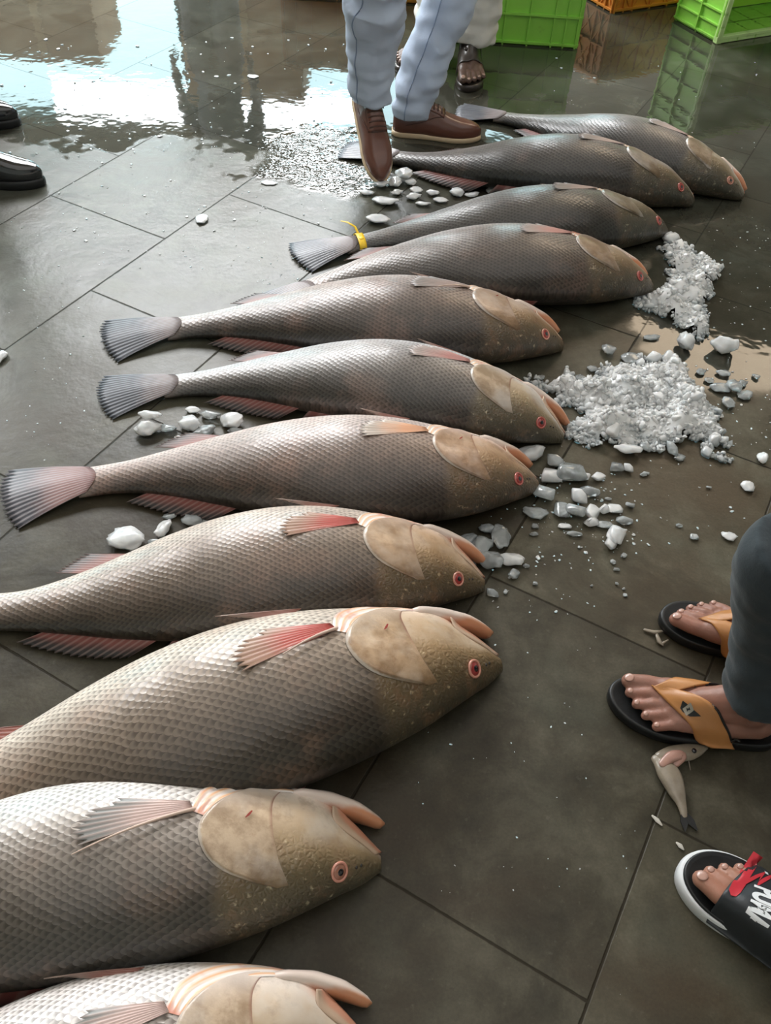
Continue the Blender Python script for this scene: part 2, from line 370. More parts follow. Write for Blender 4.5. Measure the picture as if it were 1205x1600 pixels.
def fish_body_material():
    k = N('fish_skin'); uv = k.uv('UVMap'); pr = k.uv('prof'); co = k.pos()
    s, arc, _ = k.xyz(uv); _, c, _ = k.xyz(pr)
    oc = k.objcol()
    wob = k.noise(k.comb(s, arc), 14, 3); wob2 = k.noise(k.comb(arc, s), 17, 3)
    a = k.M('DIVIDE', k.M('ADD', s, k.M('MULTIPLY', k.M('SUBTRACT', wob, .5), .017)), .0086)
    b = k.M('DIVIDE', k.M('ADD', arc, k.M('MULTIPLY', k.M('SUBTRACT', wob2, .5), .014)), .0117)
    k0 = k.M('FLOOR', a)
    def E(kk):
        q = k.M('ADD', b, k.M('MULTIPLY', k.M('FLOORED_MODULO', kk, 2.0), .5))
        f = k.M('SUBTRACT', k.M('FRACT', q), .5)
        sh = k.M('SQRT', k.M('MAXIMUM', k.M('SUBTRACT', 1.0, k.M('MULTIPLY', k.M('MULTIPLY', f, f), 3.8)), 0.0))
        return k.M('ADD', kk, k.M('MULTIPLY', sh, 1.15)), k.M('FLOOR', q)
    km = k.M('SUBTRACT', k0, 1.0); kp = k.M('ADD', k0, 1.0)
    e1, r1 = E(km); e2, r2 = E(k0); e3, r3 = E(kp)
    s1 = k.M('LESS_THAN', a, e1); s2 = k.M('LESS_THAN', a, e2)
    sel = lambda p, q, r: k.mixf(s1, k.mixf(s2, r, q), p)
    Es = sel(e1, e2, e3); ks = sel(km, k0, kp); rs = sel(r1, r2, r3)
    depth = k.M('SUBTRACT', Es, a)                                   # 0 at the free rear edge of a scale
    wn = k.n('ShaderNodeTexWhiteNoise', noise_dimensions='2D'); k.link(k.comb(ks, rs), wn.inputs['Vector']); rnd = wn.outputs['Value']
    head = k.step(k.M('ADD', s, k.M('MULTIPLY', k.M('SUBTRACT', wob, .5), .03)), .235, .205)
    nothead = k.M('SUBTRACT', 1.0, head)
    tail = k.step(s, 1.0, .975)
    msk = k.M('MULTIPLY', nothead, tail)
    cw = k.M('ADD', c, k.M('MULTIPLY', k.M('SUBTRACT', k.noise(k.comb(s, arc), 6, 4), .5), .35))
    flank = k.ramp(k.M('MULTIPLY_ADD', cw, .5, .5), [(0, (.032, .030, .025)), (.2, (.082, .072, .062)), (.45, (.19, .165, .145)), (.66, (.36, .325, .305)), (.85, (.72, .71, .71)), (1, (.90, .90, .91))])  # dark back pigment to pale belly; near-side shade is mixed into the back
    blotch = k.noise(co, 7, 5, .6)
    flank = k.mix(k.M('MULTIPLY', k.step(blotch, .5, .72), .45), flank, k.mix(.55, flank, (.38, .24, .18)))
    flank = k.mix(1.0, flank, k.comb(*[k.M('ADD', .72, k.M('MULTIPLY', k.noise(co, 13, 5, .65), .56))] * 3), 'MULTIPLY')
    flank = k.mix(1.0, flank, oc, 'MULTIPLY')
    dark = k.step(depth, .35, 1.15)  # shadow cast by the overlapping scale edge, painted into the skin colour
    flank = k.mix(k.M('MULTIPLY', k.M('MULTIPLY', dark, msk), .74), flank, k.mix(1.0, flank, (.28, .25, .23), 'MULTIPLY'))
    flank = k.mix(k.M('MULTIPLY', msk, .6), flank, k.mix(1.0, flank, k.comb(*[k.M('ADD', .82, k.M('MULTIPLY', rnd, .36))] * 3), 'MULTIPLY'))
    hd = k.ramp(k.M('MULTIPLY_ADD', cw, .5, .5), [(0, (.055, .050, .036)), (.25, (.125, .095, .052)), (.5, (.31, .225, .13)), (.72, (.50, .395, .29)), (.9, (.76, .69, .64)), (1, (.85, .79, .75))])
    hd = k.mix(k.M('MULTIPLY', k.step(k.noise(co, 26, 5, .65), .48, .66), .45), hd, (.20, .125, .075))
    hd = k.mix(k.M('MULTIPLY', k.M('MULTIPLY', k.step(k.noise(co, 75, 3, .6), .60, .74), k.step(c, .35, -.1)), .5), hd, (.62, .54, .38))  # golden highlight glints on the upper head, painted as pale speckles
    hd = k.mix(k.M('MULTIPLY', k.step(s, .06, .0), .5), hd, (.10, .085, .055))
    hd = k.mix(k.M('MULTIPLY', k.M('MULTIPLY', k.step(k.noise(co, 9, 4, .6), .42, .62), k.step(c, -.2, .4)), .55), hd, (.56, .53, .49))
    hd = k.mix(1.0, hd, oc, 'MULTIPLY')
    lip = k.M('MULTIPLY', k.step(c, .55, .9), k.step(s, .10, .06))
    hd = k.mix(lip, hd, (.50, .20, .10))
    col = k.mix(head, flank, hd)
    col = k.mix(k.M('MULTIPLY', k.step(s, .95, 1.0), .45), col, (.30, .24, .21))
    hgt = k.M('MULTIPLY', k.M('SUBTRACT', 1.0, k.M('MULTIPLY', depth, .6)), msk)
    hgt = k.M('ADD', hgt, k.M('MULTIPLY', k.M('MULTIPLY', k.noise(co, 55, 4, .6), head), 1.4))
    hgt = k.M('ADD', hgt, k.M('MULTIPLY', k.noise(co, 22, 3), .9))
    vo = k.n('ShaderNodeTexVoronoi', feature='DISTANCE_TO_EDGE'); k.put(vo.inputs['Vector'], k.comb(s, arc)); vo.inputs['Scale'].default_value = 130
    hgt = k.M('ADD', hgt, k.M('MULTIPLY', k.M('MULTIPLY', k.step(vo.outputs[0], 0, .35), head), k.M('MULTIPLY', k.step(c, .3, -.3), .8)))
    nb = k.bump(hgt, .5, .0021)
    rough = k.mixf(k.noise(co, 30, 3), .28, .50)
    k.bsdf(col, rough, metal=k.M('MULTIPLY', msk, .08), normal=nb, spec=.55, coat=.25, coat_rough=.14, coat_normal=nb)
    return k.m

def fin_material(name, base, tip, ray, rayamt=.6, t0=.35, t1=.8):
    k = N(name); x, y, _ = k.xyz(k.uv('UVMap')); co = k.pos()
    st = k.M('ABSOLUTE', k.M('SUBTRACT', k.M('FRACT', x), .5))
    r = k.M('MULTIPLY', k.step(st, .22, .42), rayamt)
    f = k.M('ADD', y, k.M('MULTIPLY', k.M('SUBTRACT', k.noise(co, 25, 3), .5), .4))
    c = k.mix(k.step(f, t0, t1), base, tip)
    c = k.mix(r, c, ray)
    k.bsdf(c, .42, coat=.15, coat_rough=.2, normal=k.bump(st, .5, .002), spec=.5)
    return k.m

M_BODY = fish_body_material()
M_TAIL = fin_material('tail_fin_skin', (.21, .165, .155), (.026, .029, .038), (.40, .42, .47), .5, .15, .6)
M_TAILP = fin_material('pink_tail_fin_skin', (.30, .17, .16), (.04, .04, .05), (.42, .38, .40), .45, .25, .8)
M_ANAL = fin_material('anal_fin_skin', (.24, .075, .055), (.055, .038, .034), (.34, .22, .19), .35, .3, .9)
M_DORS = fin_material('dorsal_fin_skin', (.19, .06, .05), (.030, .026, .026), (.34, .25, .23), .35, .25, .8)
def pect(name, b, t): return fin_material(name, b, t, (.62, .46, .41), .35, .35, .95)
M_PEC = {'red': pect('red_fin_skin', (.52, .07, .055), (.36, .22, .15)), 'grey': pect('grey_fin_skin', (.32, .25, .23), (.20, .19, .18)),
         'pink': pect('pink_fin_skin', (.50, .22, .20), (.36, .31, .29)), 'pale': pect('pale_orange_fin_skin', (.80, .42, .24), (.52, .46, .40)),
         'white': pect('pale_grey_fin_skin', (.62, .45, .41), (.22, .22, .21))}
M_RAY = simple('pale_fin_ray', (.62, .46, .38), .4, .15, 60)
M_PELV = fin_material('pelvic_fin_skin', (.26, .095, .07), (.34, .25, .21), (.46, .34, .29), .35, .4, .95)
def plate_material(name, c0, c1, rim, inner):
    k = N(name); x, y, _ = k.xyz(k.uv('UVMap')); co = k.pos()
    f = k.noise(co, 24, 5, .65)
    c = k.mix(k.step(f, .36, .66), c0, c1)
    c = k.mix(k.M('MULTIPLY', k.step(k.noise(co, 60, 3, .6), .6, .74), .3), c, (.24, .13, .08))
    c = k.mix(k.M('MULTIPLY', k.step(x, .42, .05), .75), c, (.66, .60, .57))        # paler toward the belly
    c = k.mix(1.0, c, k.mix(k.step(x, .55, 1.0), (1, 1, 1), (.5, .46, .38)), 'MULTIPLY')
    c = k.mix(k.M('MULTIPLY', k.step(k.noise(co, 9, 4, .6), .45, .65), .5), c, (.54, .50, .46))
    c = k.mix(1.0, c, k.objcol(), 'MULTIPLY')
    c = k.mix(k.M('MULTIPLY', k.step(k.M('ADD', y, k.M('MULTIPLY', k.M('SUBTRACT', f, .5), .10)), .945, .985), k.M('MULTIPLY', k.step(x, .1, .3), k.M('MULTIPLY', k.step(x, .92, .70), .7))), c, rim)
    c = k.mix(k.M('MULTIPLY', k.M('MULTIPLY', k.step(y, .06, .0), k.step(x, .75, .3)), .7), c, inner)
    k.bsdf(c, k.mixf(f, .24, .42), normal=k.bump(f, .7, .004), spec=.55, coat=.35, coat_rough=.12)
    return k.m
M_GILL = plate_material('gill_cover_skin', (.26, .18, .112), (.45, .345, .245), (.62, .56, .50), (.22, .07, .05))
def membrane_material():
    k = N('gill_membrane_skin'); x, y, _ = k.xyz(k.uv('UVMap')); co = k.pos()
    w_ = k.M('ABSOLUTE', k.M('SUBTRACT', k.M('FRACT', k.M('MULTIPLY', y, 3.0)), .5))
    c = k.ramp(w_, [(.05, (.80, .47, .27)), (.2, (.86, .70, .58)), (.5, (.88, .84, .82))])
    c = k.mix(k.step(k.noise(co, 18, 3), .48, .7), c, (.72, .30, .22))
    k.bsdf(c, .3, normal=k.bump(w_, .4, .004), coat=.4, coat_rough=.1)
    return k.m
M_MEMB = membrane_material()
def jaw_material(name, a, b):
    k = N(name); x, y, _ = k.xyz(k.uv('prof')); co = k.pos()
    c = k.mix(k.step(k.M('ADD', y, k.M('MULTIPLY', k.M('SUBTRACT', k.noise(co, 30, 3), .5), .6)), -.35, .35), a, b)
    k.bsdf(c, .28, normal=k.bump(k.noise(co, 50, 3), .3, .002), coat=.5, coat_rough=.08)
    return k.m
M_JAW = jaw_material('orange_jaw_skin', (.60, .27, .145), (.74, .62, .55))
M_MAX = jaw_material('upper_jaw_skin', (.55, .27, .18), (.50, .36, .26))
M_MAXG = jaw_material('grey_upper_jaw_skin', (.55, .27, .21), (.42, .38, .33))
M_IRIS_R = simple('red_eye', (.30, .035, .032), .12, .3, 120, coat=.8, coat_rough=.03)
M_IRIS_B = simple('brown_eye', (.34, .15, .10), .12, .3, 120, coat=.8, coat_rough=.03)
M_PUPIL = simple('pupil_black', (.008, .006, .008), .06, .1, 50, coat=1.0, coat_rough=.02)
M_RING = simple('eye_rim_skin', (.60, .27, .20), .25, .25, 90, coat=.5)
M_RINGR = simple('red_eye_rim_skin', (.50, .13, .11), .25, .25, 90, coat=.5)
M_HOLE = simple('nostril_dark', (.012, .008, .006), .4)
M_BLOOD = simple('gill_blood', (.26, .03, .025), .25, .3, 60, coat=.4)

def make_fish(i, label, tint, pec, iris, ring, tailmat, wound=False, gape=1.0):
    X, Y, H0, L, D, K1, K2 = FISH_POSE[i]
    sg = np.linspace(0, 1.25, 251); ph = H0 + PI + K1 * sg + K2 * np.clip(sg - .5, 0, None) ** 1.5
    ds = np.diff(sg)
    cx = np.concatenate([[0], np.cumsum((np.cos(ph)[1:] + np.cos(ph)[:-1]) / 2 * ds)]) * L + X
    cy = np.concatenate([[0], np.cumsum((np.sin(ph)[1:] + np.sin(ph)[:-1]) / 2 * ds)]) * L + Y
    def P(s, y, z):
        if s < 0: a = H0 + PI; x0, y0 = X + s * L * math.cos(a), Y + s * L * math.sin(a)
        else: a = interp(s, sg, ph); x0, y0 = interp(s, sg, cx), interp(s, sg, cy)
        return Vector((x0 + math.sin(a) * y * L, y0 - math.cos(a) * y * L, max(z * L, .0012)))
    bd = lambda s: float(herm(S_, BD, min(max(s, 0), 1))) * D
    bv = lambda s: float(herm(SB, BVB, min(max(s, 0), 1))) * D
    th = lambda s: float(herm(S_, TH, min(max(s, 0), 1)))
    def top(s, y):
        b = bv(s) if y > 0 else bd(s)
        q = math.sqrt(max(0, 1 - (y / b) ** 2)); return th(s) * (.95 + q) + (.0035 * math.exp(-((s - .1) / .05) ** 2) * q if .02 < s < .24 else 0)
    mid = lambda s: th(s) * .95
    root = thing('fish', label, 'fish', P(.4, 0, 0) * 1.0, 'large whole fish laid out in a row on the wet floor')
    root.location.z = 0
    def fin_(o): o.color = (*tint, 1); return o
    # body
    sv = np.concatenate([np.linspace(0, .12, 26), np.linspace(.12, 1, 110)[1:]]); nth = 56
    R, U1, U2 = [], [], []
    for s in sv:
        a, b, t = bd(s), bv(s), th(s); row, u1, u2 = [], [], []
        for j in range(nth):
            q = -PI / 2 + 2 * PI * j / nth; c_, s_ = math.cos(q), math.sin(q)
            y = (b if c_ > 0 else a) * c_
            lump = 0.0
            z = t * (.95 + s_)
            if s_ > 0 and .02 < s < .24: z += .0035 * math.exp(-((s - .1) / .05) ** 2) * s_          # cheek muscle
            row.append(P(s, y, z)); u1.append((s, (b if c_ > 0 else a) * c_ * (1 + .28 * abs(c_) ** 3))); u2.append((s, c_))
        R.append(row); U1.append(u1); U2.append(u2)
    fin_(MB().grid(R, U1, U2, closed_u=True, cap0=True, cap1=True).build('body', M_BODY, root))
    # shell plates lying on the side of the head
    def patch(name, A, B, h, mat, nu=22, nv=18, sub=None, rimdrop=True, zfun=None):
        G, UV = [], []
        for iu in range(nu + 1):
            u = iu / nu; row, uvr = [], []
            a, b = poly(A, u), poly(B, u)
            for iv in range(nv + 1):
                v = iv / nv; s = a[0] + (b[0] - a[0]) * v; y = (a[1] + (b[1] - a[1]) * v) * D
                lim = bv(s) * .985 if y > 0 else bd(s) * .985
                y = max(-lim, min(lim, y)) if True else y
                z = top(s, y) + h(u, v)
                row.append(P(s, y, z)); uvr.append((u, v))
            G.append(row); UV.append(uvr)
        return fin_(MB().grid(G, UV, UV).build(name, mat, sub or root))
    def hg(u, v):
        e = min(1, u / .08, (1 - u) / .10)
        return (.0062 * v ** .8 * (1 if v < .93 else max(0, 1 - ((v - .93) / .07) ** 2) * .9 + .1)) * e ** .7 + .0006
    A = [(.125, .088), (.141, .077), (.150, .057), (.151, .03), (.148, .0), (.143, -.025), (.135, -.045), (.13, -.056)]
    B = [(.152, .088), (.192, .075), (.228, .049), (.246, .016), (.240, -.016), (.218, -.040), (.18, -.054), (.145, -.060)]
    A2 = [(.100, .078), (.14, .078), (.18, .070), (.215, .055), (.236, .03)]
    B2 = [(.10, .100), (.15, .107), (.20, .102), (.242, .078), (.258, .04)]
    patch('gill_membrane', A2, B2, lambda u, v: (.001 + .003 * abs(math.sin(v * PI * 3)) * min(1, u / .1, (1 - u) / .1)), M_MEMB, 24, 18)
    gc = patch('gill_cover', A, B, hg, M_GILL, 26, 22)
    if wound:
        patch('blood_mark', [(.176, .038), (.180, .031), (.185, .027)], [(.178, .0385), (.1825, .033), (.186, .0275)], lambda u, v: .0065, M_BLOOD, 8, 4, sub=gc)
    # jaws
    def zj(s, f): return th(max(s, 0)) * (.95 + f)
    Am = [(-.002, .014), (.014, .027), (.031, .042), (.047, .056), (.057, .066)]
    Bm = [(.009, .004), (.028, .014), (.050, .026), (.068, .041), (.069, .062)]
    G, UV = [], []
    for iu in range(17):
        u = iu / 16; a, b = poly(Am, u), poly(Bm, u); row, uvr = [], []
        wv = math.sin(min(1, u * 1.15 + .12) * PI) ** .5 if u < .95 else .5
        for iv in range(12):
            q = 2 * PI * iv / 12; v = .5 - .5 * math.cos(q)
            s = a[0] + (b[0] - a[0]) * v; y = (a[1] + (b[1] - a[1]) * v) * D
            base = th(max(s, 0)) * (.95 + .35 + .45 * v) 
            row.append(P(s, y, base + .0055 * math.sin(q) + .0025)); uvr.append((u, v * 2 - 1))
        G.append(row); UV.append(uvr)
    MB().grid(G, UV, UV, closed_u=True, cap0=True, cap1=True).build('upper_jaw', M_MAXG if i <= 3 else M_MAX, root)
    G, UV = [], []
    for iu in range(22):
        u = iu / 21; e = 1 - u
        s = .150 * e - .008 * u; yc = (.083 * e + .0565 * u + .006 * math.sin(u * PI)) 
        yc = interp(u, [0, .25, .5, .75, .93, 1], [.080, .080, .078, .070, .060, .058])
        wy = interp(u, [0, .25, .5, .75, .93, 1], [.006, .014, .0165, .0145, .0100, .0090]) * (1 if u < .9 else math.sqrt(max(.02, 1 - ((u - .9) / .1) ** 2)))
        tz = interp(u, [0, .25, .5, .75, 1], [.03, .042, .033, .025, .014]) * (1 if u < .85 else math.sqrt(max(.02, 1 - ((u - .85) / .15) ** 2)))
        zc = th(max(s, .0)) * .95 + .004 * u; row, uvr = [], []
        for iv in range(16):
            q = 2 * PI * iv / 16; row.append(P(s, (yc + wy * math.cos(q)) * D, max(zc + tz * math.sin(q), .003))); uvr.append((u, math.cos(q) + (e - .20) * 2.2))
        G.append(row); UV.append(uvr)
    MB().grid(G, UV, UV, closed_u=True, cap0=True, cap1=True).build('lower_jaw', M_JAW, root)
    # eye
    es, ey = .061, -.031 * D
    def frame_at(s, y):
        p = P(s, y, top(s, y)); a = P(s - .006, y, top(s - .006, y)) - P(s + .006, y, top(s + .006, y)); b = P(s, y + .006, top(s, y + .006)) - P(s, y - .006, top(s, y - .006))
        n = a.cross(b).normalized(); a.normalize(); b = n.cross(a).normalized()
        if n.z < 0: n = -n
        return p, a, b, n
    p, a, b, n = frame_at(es, ey); r = .0125 * L
    def dome(rad, h, off, rings=7, seg=24):
        G, UV = [], []
        for iq in range(rings + 1):
            q = PI / 2 * iq / rings; rr = max(math.cos(q), .02)
            G.append([p + n * (off + h * math.sin(q)) + (a * math.cos(2 * PI * j / seg) + b * math.sin(2 * PI * j / seg)) * rad * rr for j in range(seg)])
        return MB().grid(G, closed_u=True, cap1=True)
    eye = dome(r * .86, r * .30, r * .02).build('eye', iris, root)
    dome(r * .42, r * .10, r * .25).build('pupil', M_PUPIL, eye)
    G = []
    for j in range(28):
        q = 2 * PI * j / 28; d = a * math.cos(q) + b * math.sin(q)
        G.append([p + d * (r * .98 + r * .17 * math.cos(2 * PI * m / 10)) + n * (r * .04 + r * .17 * math.sin(2 * PI * m / 10)) for m in range(10)])
    G.append(G[0]); MB().grid(G, closed_u=True).build('eye_rim', ring, eye)
    for (s, y) in ((.037, -.021), (.030, -.017)):
        q, a2, b2, n2 = frame_at(s, y * D)
        MB().ell(q, (.0022 * L, .0028 * L, .0012 * L), 10, 6).build('nostril', M_HOLE, root)
    # fins
    def fin(name, base, tip, nray, mat, nv=9, ridge=.0011, jag=.05, solid=.0016):
        G, UV = [], []
        for iu in range(nray * 2 + 1):
            u = iu / (nray * 2); bs, tp = base(u), tip(u); row, uvr = [], []
            j = (0 if iu % 2 == 0 else jag) + .03 * rng.rand()
            for iv in range(nv + 1):
                v = iv / nv * (1 - j); q = lerp(bs, tp, v)
                row.append(P(q[0], q[1], q[2] + (ridge if iu % 2 == 0 else -ridge * .4))); uvr.append((iu / 2 + .0, iv / nv))
            G.append(row); UV.append(uvr)
        return MB().grid(G, UV, UV).build(name, mat, root, solid=solid * L)
    # tail fin: fan with a slightly rounded rear edge
    def tb(u): w_ = 2 * u - 1; return (.962 + .02 * w_ * w_, .036 * w_ * D, th(.965) * (.95 + math.sqrt(max(0, 1 - (w_ * .93) ** 2))) + .0008)
    def tt(u):
        w_ = 2 * u - 1; return (1.165 - .022 * abs(w_) ** 2.2, (.088 * w_) * D, .006 + .004 * math.cos(w_ * 3))
    fin('tail_fin', tb, tt, 15, tailmat, 10, .0014, .045)
    zt = lambda s, y: top(s, y * 1.0)
    # pectoral fin lying back along the flank
    by0, by1 = .038, .053
    def pb(u): return (.252 + .006 * u, (by0 + (by1 - by0) * u) * D, top(.255, (by0 + (by1 - by0) * u) * D) + .004)
    def pt(u):
        w_ = u; s = .405 - .05 * abs(w_ - .28) ** 1.2 - (.02 if u > .8 else 0); y = (.000 + .064 * u) * D
        return (s, y, top(s, y) + .0045 + .004 * math.sin(PI * u))
    fin('pectoral_fin', pb, pt, 8, M_PEC[pec], 10, .0012, .09, .0012)
    if i in (5, 9, 10):
        e_ = {5: .33, 9: .335, 10: .40}[i]; pr_ = []
        for q in np.linspace(0, 1, 9):
            s_, y_ = .252 + (e_ - .252) * q, (.040 - (.050 if i == 10 else .030) * q) * D; pr_.append(P(s_, y_, top(s_, y_) + .005 + .003 * math.sin(PI * q)))
        MB().tube(pr_, [.0026 * L * (1 - .65 * q) for q in np.linspace(0, 1, 9)], 8).build('fin_ray', M_RAY, root)
    # pelvic fin folded along the belly edge
    def vb(u): return (.285 + .03 * u, bv(.285 + .03 * u) * (.90 - .10 * u), top(.3, bv(.3) * .85) - .004)
    def vt(u): s = .405 - .03 * u; return (s, bv(s) * (1.02 - .05 * u), top(s, bv(s) * .88) + .003 - .006 * u)
    fin('pelvic_fin', vb, vt, 5, M_PELV, 8, .001, .05, .0016)
    # anal fin
    def ab(u): s = .675 + .105 * u; return (s, bv(s) * .93, mid(s) + .004)
    def an(u): s = .785 + .065 * u ** .8; return (s, bv(s) + .058 * (1 - .5 * u) * (1 if u > .05 else .85), mid(s) * .8 + .006)
    fin('anal_fin', ab, an, 9, M_ANAL, 7, .001, .10, .0014)
    # soft dorsal fin on the near edge, drooping to the floor
    def db(u): s = .63 + .215 * u; return (s, -bd(s) * .93, mid(s) * .85)
    def dt(u): s = .70 + .20 * u; return (s, -bd(s) - .030 * math.sin(PI * (.18 + .66 * u)) - .004, .006)
    fin('soft_dorsal_fin', db, dt, 14, M_DORS, 6, .001, .12, .0014)
    def sb(u): s = .34 + .27 * u; return (s, -bd(s) * .95, mid(s) * .8)
    def st(u): s = .39 + .25 * u; return (s, -bd(s) - .014 * math.sin(PI * (.1 + .8 * u)), .010)
    fin('spiny_dorsal_fin', sb, st, 8, M_DORS, 5, .001, .2, .0016)
    return root, P, bv, bd, top

FISH = {}
fish_specs = [
 (1, 'grey fish farthest from the viewer, nearest the green crates', (.78, .80, .82), 'grey', M_IRIS_B, M_RING, M_TAIL, False),
 (2, 'dark grey fish second from the far end, tail hidden beside the brown shoe', (.66, .67, .68), 'grey', M_IRIS_R, M_RINGR, M_TAIL, False),
 (3, 'dark grey fish with a yellow tie around its tail', (.66, .69, .70), 'grey', M_IRIS_R, M_RINGR, M_TAIL, False),
 (4, 'grey fish with red lips, lying next nearer than the fish with the yellow tie', (.90, .84, .82), 'pink', M_IRIS_R, M_RINGR, M_TAIL, False),
 (5, 'brownish grey fish with a red mark on its gill cover, fifth from the far end', (.97, .86, .82), 'grey', M_IRIS_R, M_RING, M_TAIL, True),
 (6, 'silvery white fish with dark striped tail, snout pointing into the larger ice heap', (1.08, 1.09, 1.12), 'pink', M_IRIS_R, M_RINGR, M_TAIL, False),
 (7, 'pinkish brown fish whose broad reddish tail reaches the left edge of the picture', (1.10, .94, .88), 'pale', M_IRIS_R, M_RINGR, M_TAILP, True),
 (8, 'brown fish with red side fin, its tail stem cut by the left edge', (1.0, .87, .76), 'red', M_IRIS_R, M_RING, M_TAIL, False),
 (9, 'large tan fish with bright red rayed side fin, third from the viewer', (1.05, .93, .80), 'red', M_IRIS_R, M_RING, M_TAIL, True),
 (10, 'large pale silver fish with gaping mouth and creamy gill folds, second from the viewer', (1.10, 1.07, 1.02), 'white', M_IRIS_B, M_RING, M_TAIL, True),
 (11, 'whitish fish nearest the viewer, cut off by the bottom edge', (1.18, 1.15, 1.12), 'white', M_IRIS_B, M_RING, M_TAIL, False)]
for sp_ in fish_specs: FISH[sp_[0]] = make_fish(*sp_)

# ------------------------------------------------------------------ ice
def ice_material(name, base, trans, rough, spec=.5):
    k = N(name); co = k.pos(); g = k.noise(co, 40, 4, .6)
    c = k.mix(g, tuple(x * .86 for x in base), base)
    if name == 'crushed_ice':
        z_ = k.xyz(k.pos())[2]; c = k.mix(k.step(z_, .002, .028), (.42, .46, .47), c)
    k.bsdf(c, k.mixf(g, rough * .6, rough * 1.4), trans=k.mixf(k.step(k.noise(co, 28, 3), .4, .62), trans * .7, trans), ior=1.31, sss=.35 if trans < .5 else 0, sss_r=(.8, .9, 1), sss_s=.012, spec=spec, normal=k.bump(k.noise(co, 60, 2), .12, .003), coat=.4, coat_rough=.05)
    return k.m
M_ICEW = ice_material('white_ice', (.93, .95, .96), .34, .2)
M_ICEC = ice_material('clear_wet_ice', (.70, .75, .76), .68, .14)
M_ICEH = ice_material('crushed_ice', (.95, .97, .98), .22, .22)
def hull(pts):
    bm = bmesh.new()
    for p in pts: bm.verts.new(p)
    bmesh.ops.convex_hull(bm, input=bm.verts)
    dead = [v for v in bm.verts if not v.link_faces]
    bmesh.ops.delete(bm, geom=dead, context='VERTS')
    bmesh.ops.triangulate(bm, faces=bm.faces)
    bm.verts.index_update()
    V = [v.co.copy() for v in bm.verts]; F = [tuple(v.index for v in f.verts) for f in bm.faces]; bm.free()
    return V, F
def chunk_shape(seed, n=16, soft=False):
    r = np.random.RandomState(seed); q = r.randn(n, 3); q /= np.linalg.norm(q, axis=1)[:, None]
    q *= r.uniform(.82, 1.0, (n, 1)); V, F = hull([Vector(x) for x in q])
    bm = bmesh.new(); vs = [bm.verts.new(v) for v in V]; [bm.faces.new([vs[i] for i in f]) for f in F]
    if soft:
        bmesh.ops.subdivide_edges(bm, edges=bm.edges, cuts=1, use_grid_fill=True)
        bmesh.ops.smooth_vert(bm, verts=bm.verts, factor=.4, use_axis_x=True, use_axis_y=True, use_axis_z=True)
        bmesh.ops.subdivide_edges(bm, edges=bm.edges, cuts=1, use_grid_fill=True)
        bmesh.ops.smooth_vert(bm, verts=bm.verts, factor=.5, use_axis_x=True, use_axis_y=True, use_axis_z=True)
        bm.normal_update()
        for v in bm.verts: v.co += v.normal * (noise.noise(v.co * 2.5 + Vector((seed, 0, 0))) * .16 + noise.noise(v.co * 6) * .08)
    else:
        bmesh.ops.bevel(bm, geom=list(bm.edges), offset=.07, segments=1, affect='EDGES')
    bm.verts.index_update()
    V = [v.co.copy() for v in bm.verts]; F = [tuple(v.index for v in f.verts) for f in bm.faces]; bm.free()
    m = max(max(abs(v[a]) for v in V) for a in range(3)); return [v / m for v in V], F
HARD = [chunk_shape(s, 15) for s in range(8)]; SOFT = [chunk_shape(40 + s, 14, True) for s in range(7)]
def rotm(seed, flat=True):
    r = random.Random(seed); m = Matrix.Rotation(r.uniform(0, 2 * PI), 3, 'Z')
    if not flat: m = m @ Matrix.Rotation(r.uniform(0, 2 * PI), 3, 'X') @ Matrix.Rotation(r.uniform(0, 2 * PI), 3, 'Y')
    return m
n_ice = [0]
def ice(px, py, w, h, label, group=None, kind='w', z=0.0, tall=.6, soft=None, name='ice_chunk'):
    """a lump seen w x h pixels big whose middle shows at (px, py)"""
    n_ice[0] += 1; sd = n_ice[0]
    p = at(px, py, z); sc_ = px_size(p); a = w * sc_ / 2; t = max(.003, tall * min(w, h) * sc_ / 2)
    sin = (CAMH - z) / (p - Vector((0, 0, CAMH))).length
    b = max(.004, (h * sc_ / 2 - t * math.sqrt(1 - sin * sin) * .6) / sin)
    p = at(px, py, z + t * .8)
    V, F = (SOFT if (soft if soft is not None else kind == 'w') else HARD)[sd % 7]
    q = Matrix.Rotation(random.Random(sd).uniform(-.3, .3), 3, 'Z')
    mb = MB().add([p + Vector((v.x * a, v.y * b, v.z * t)) for v in V], F)
    low = min(v[2] for v in mb.v); mb.map(lambda v: Vector((v.x, v.y, v.z - low + z + .0005)))
    o = mb.build(name, M_ICEW if kind == 'w' else M_ICEC, smooth=True)
    return tag(o, label, 'ice', group)

# lumps that stand out, each with its own words
ice(236, 647, 42, 24, 'white ice slab lying on top of the lumps beside the striped tail', z=.022, tall=.7)
ice(192, 841, 76, 46, 'largest oval lump of white ice, between two fish at the left', tall=.5)
ice(257, 825, 30, 42, 'upright white ice piece right of the largest oval lump', tall=.8)
ice(314, 342, 27, 17, 'white oval disc of ice alone on the grey tiles at upper left', tall=.35)
ice(396, 119, 22, 8, 'small flat white flake on the wet floor in the brown reflection', tall=.3)
ice(420, 285, 30, 9, 'thin flake of ice at the water edge left of the lifted brown shoe', tall=.3)
ice(2, 556, 20, 28, 'white ice piece cut by the left edge of the picture', tall=.5)
ice(1135, 537, 48, 46, 'big round white ice lump right of the far ice heap', tall=.9)
ice(1070, 533, 34, 36, 'rounded ice lump left of the big round white one', tall=.8)
ice(835, 706, 56, 42, 'large ice lump touching the pinkish brown fish snout', tall=.75)
ice(850, 772, 42, 44, 'grey translucent ice slab just below the pinkish brown fish snout', kind='c', tall=.5)
ice(838, 800, 50, 28, 'flat grey ice slab nearest the jaw of the brown fish', kind='c', tall=.4, soft=True)
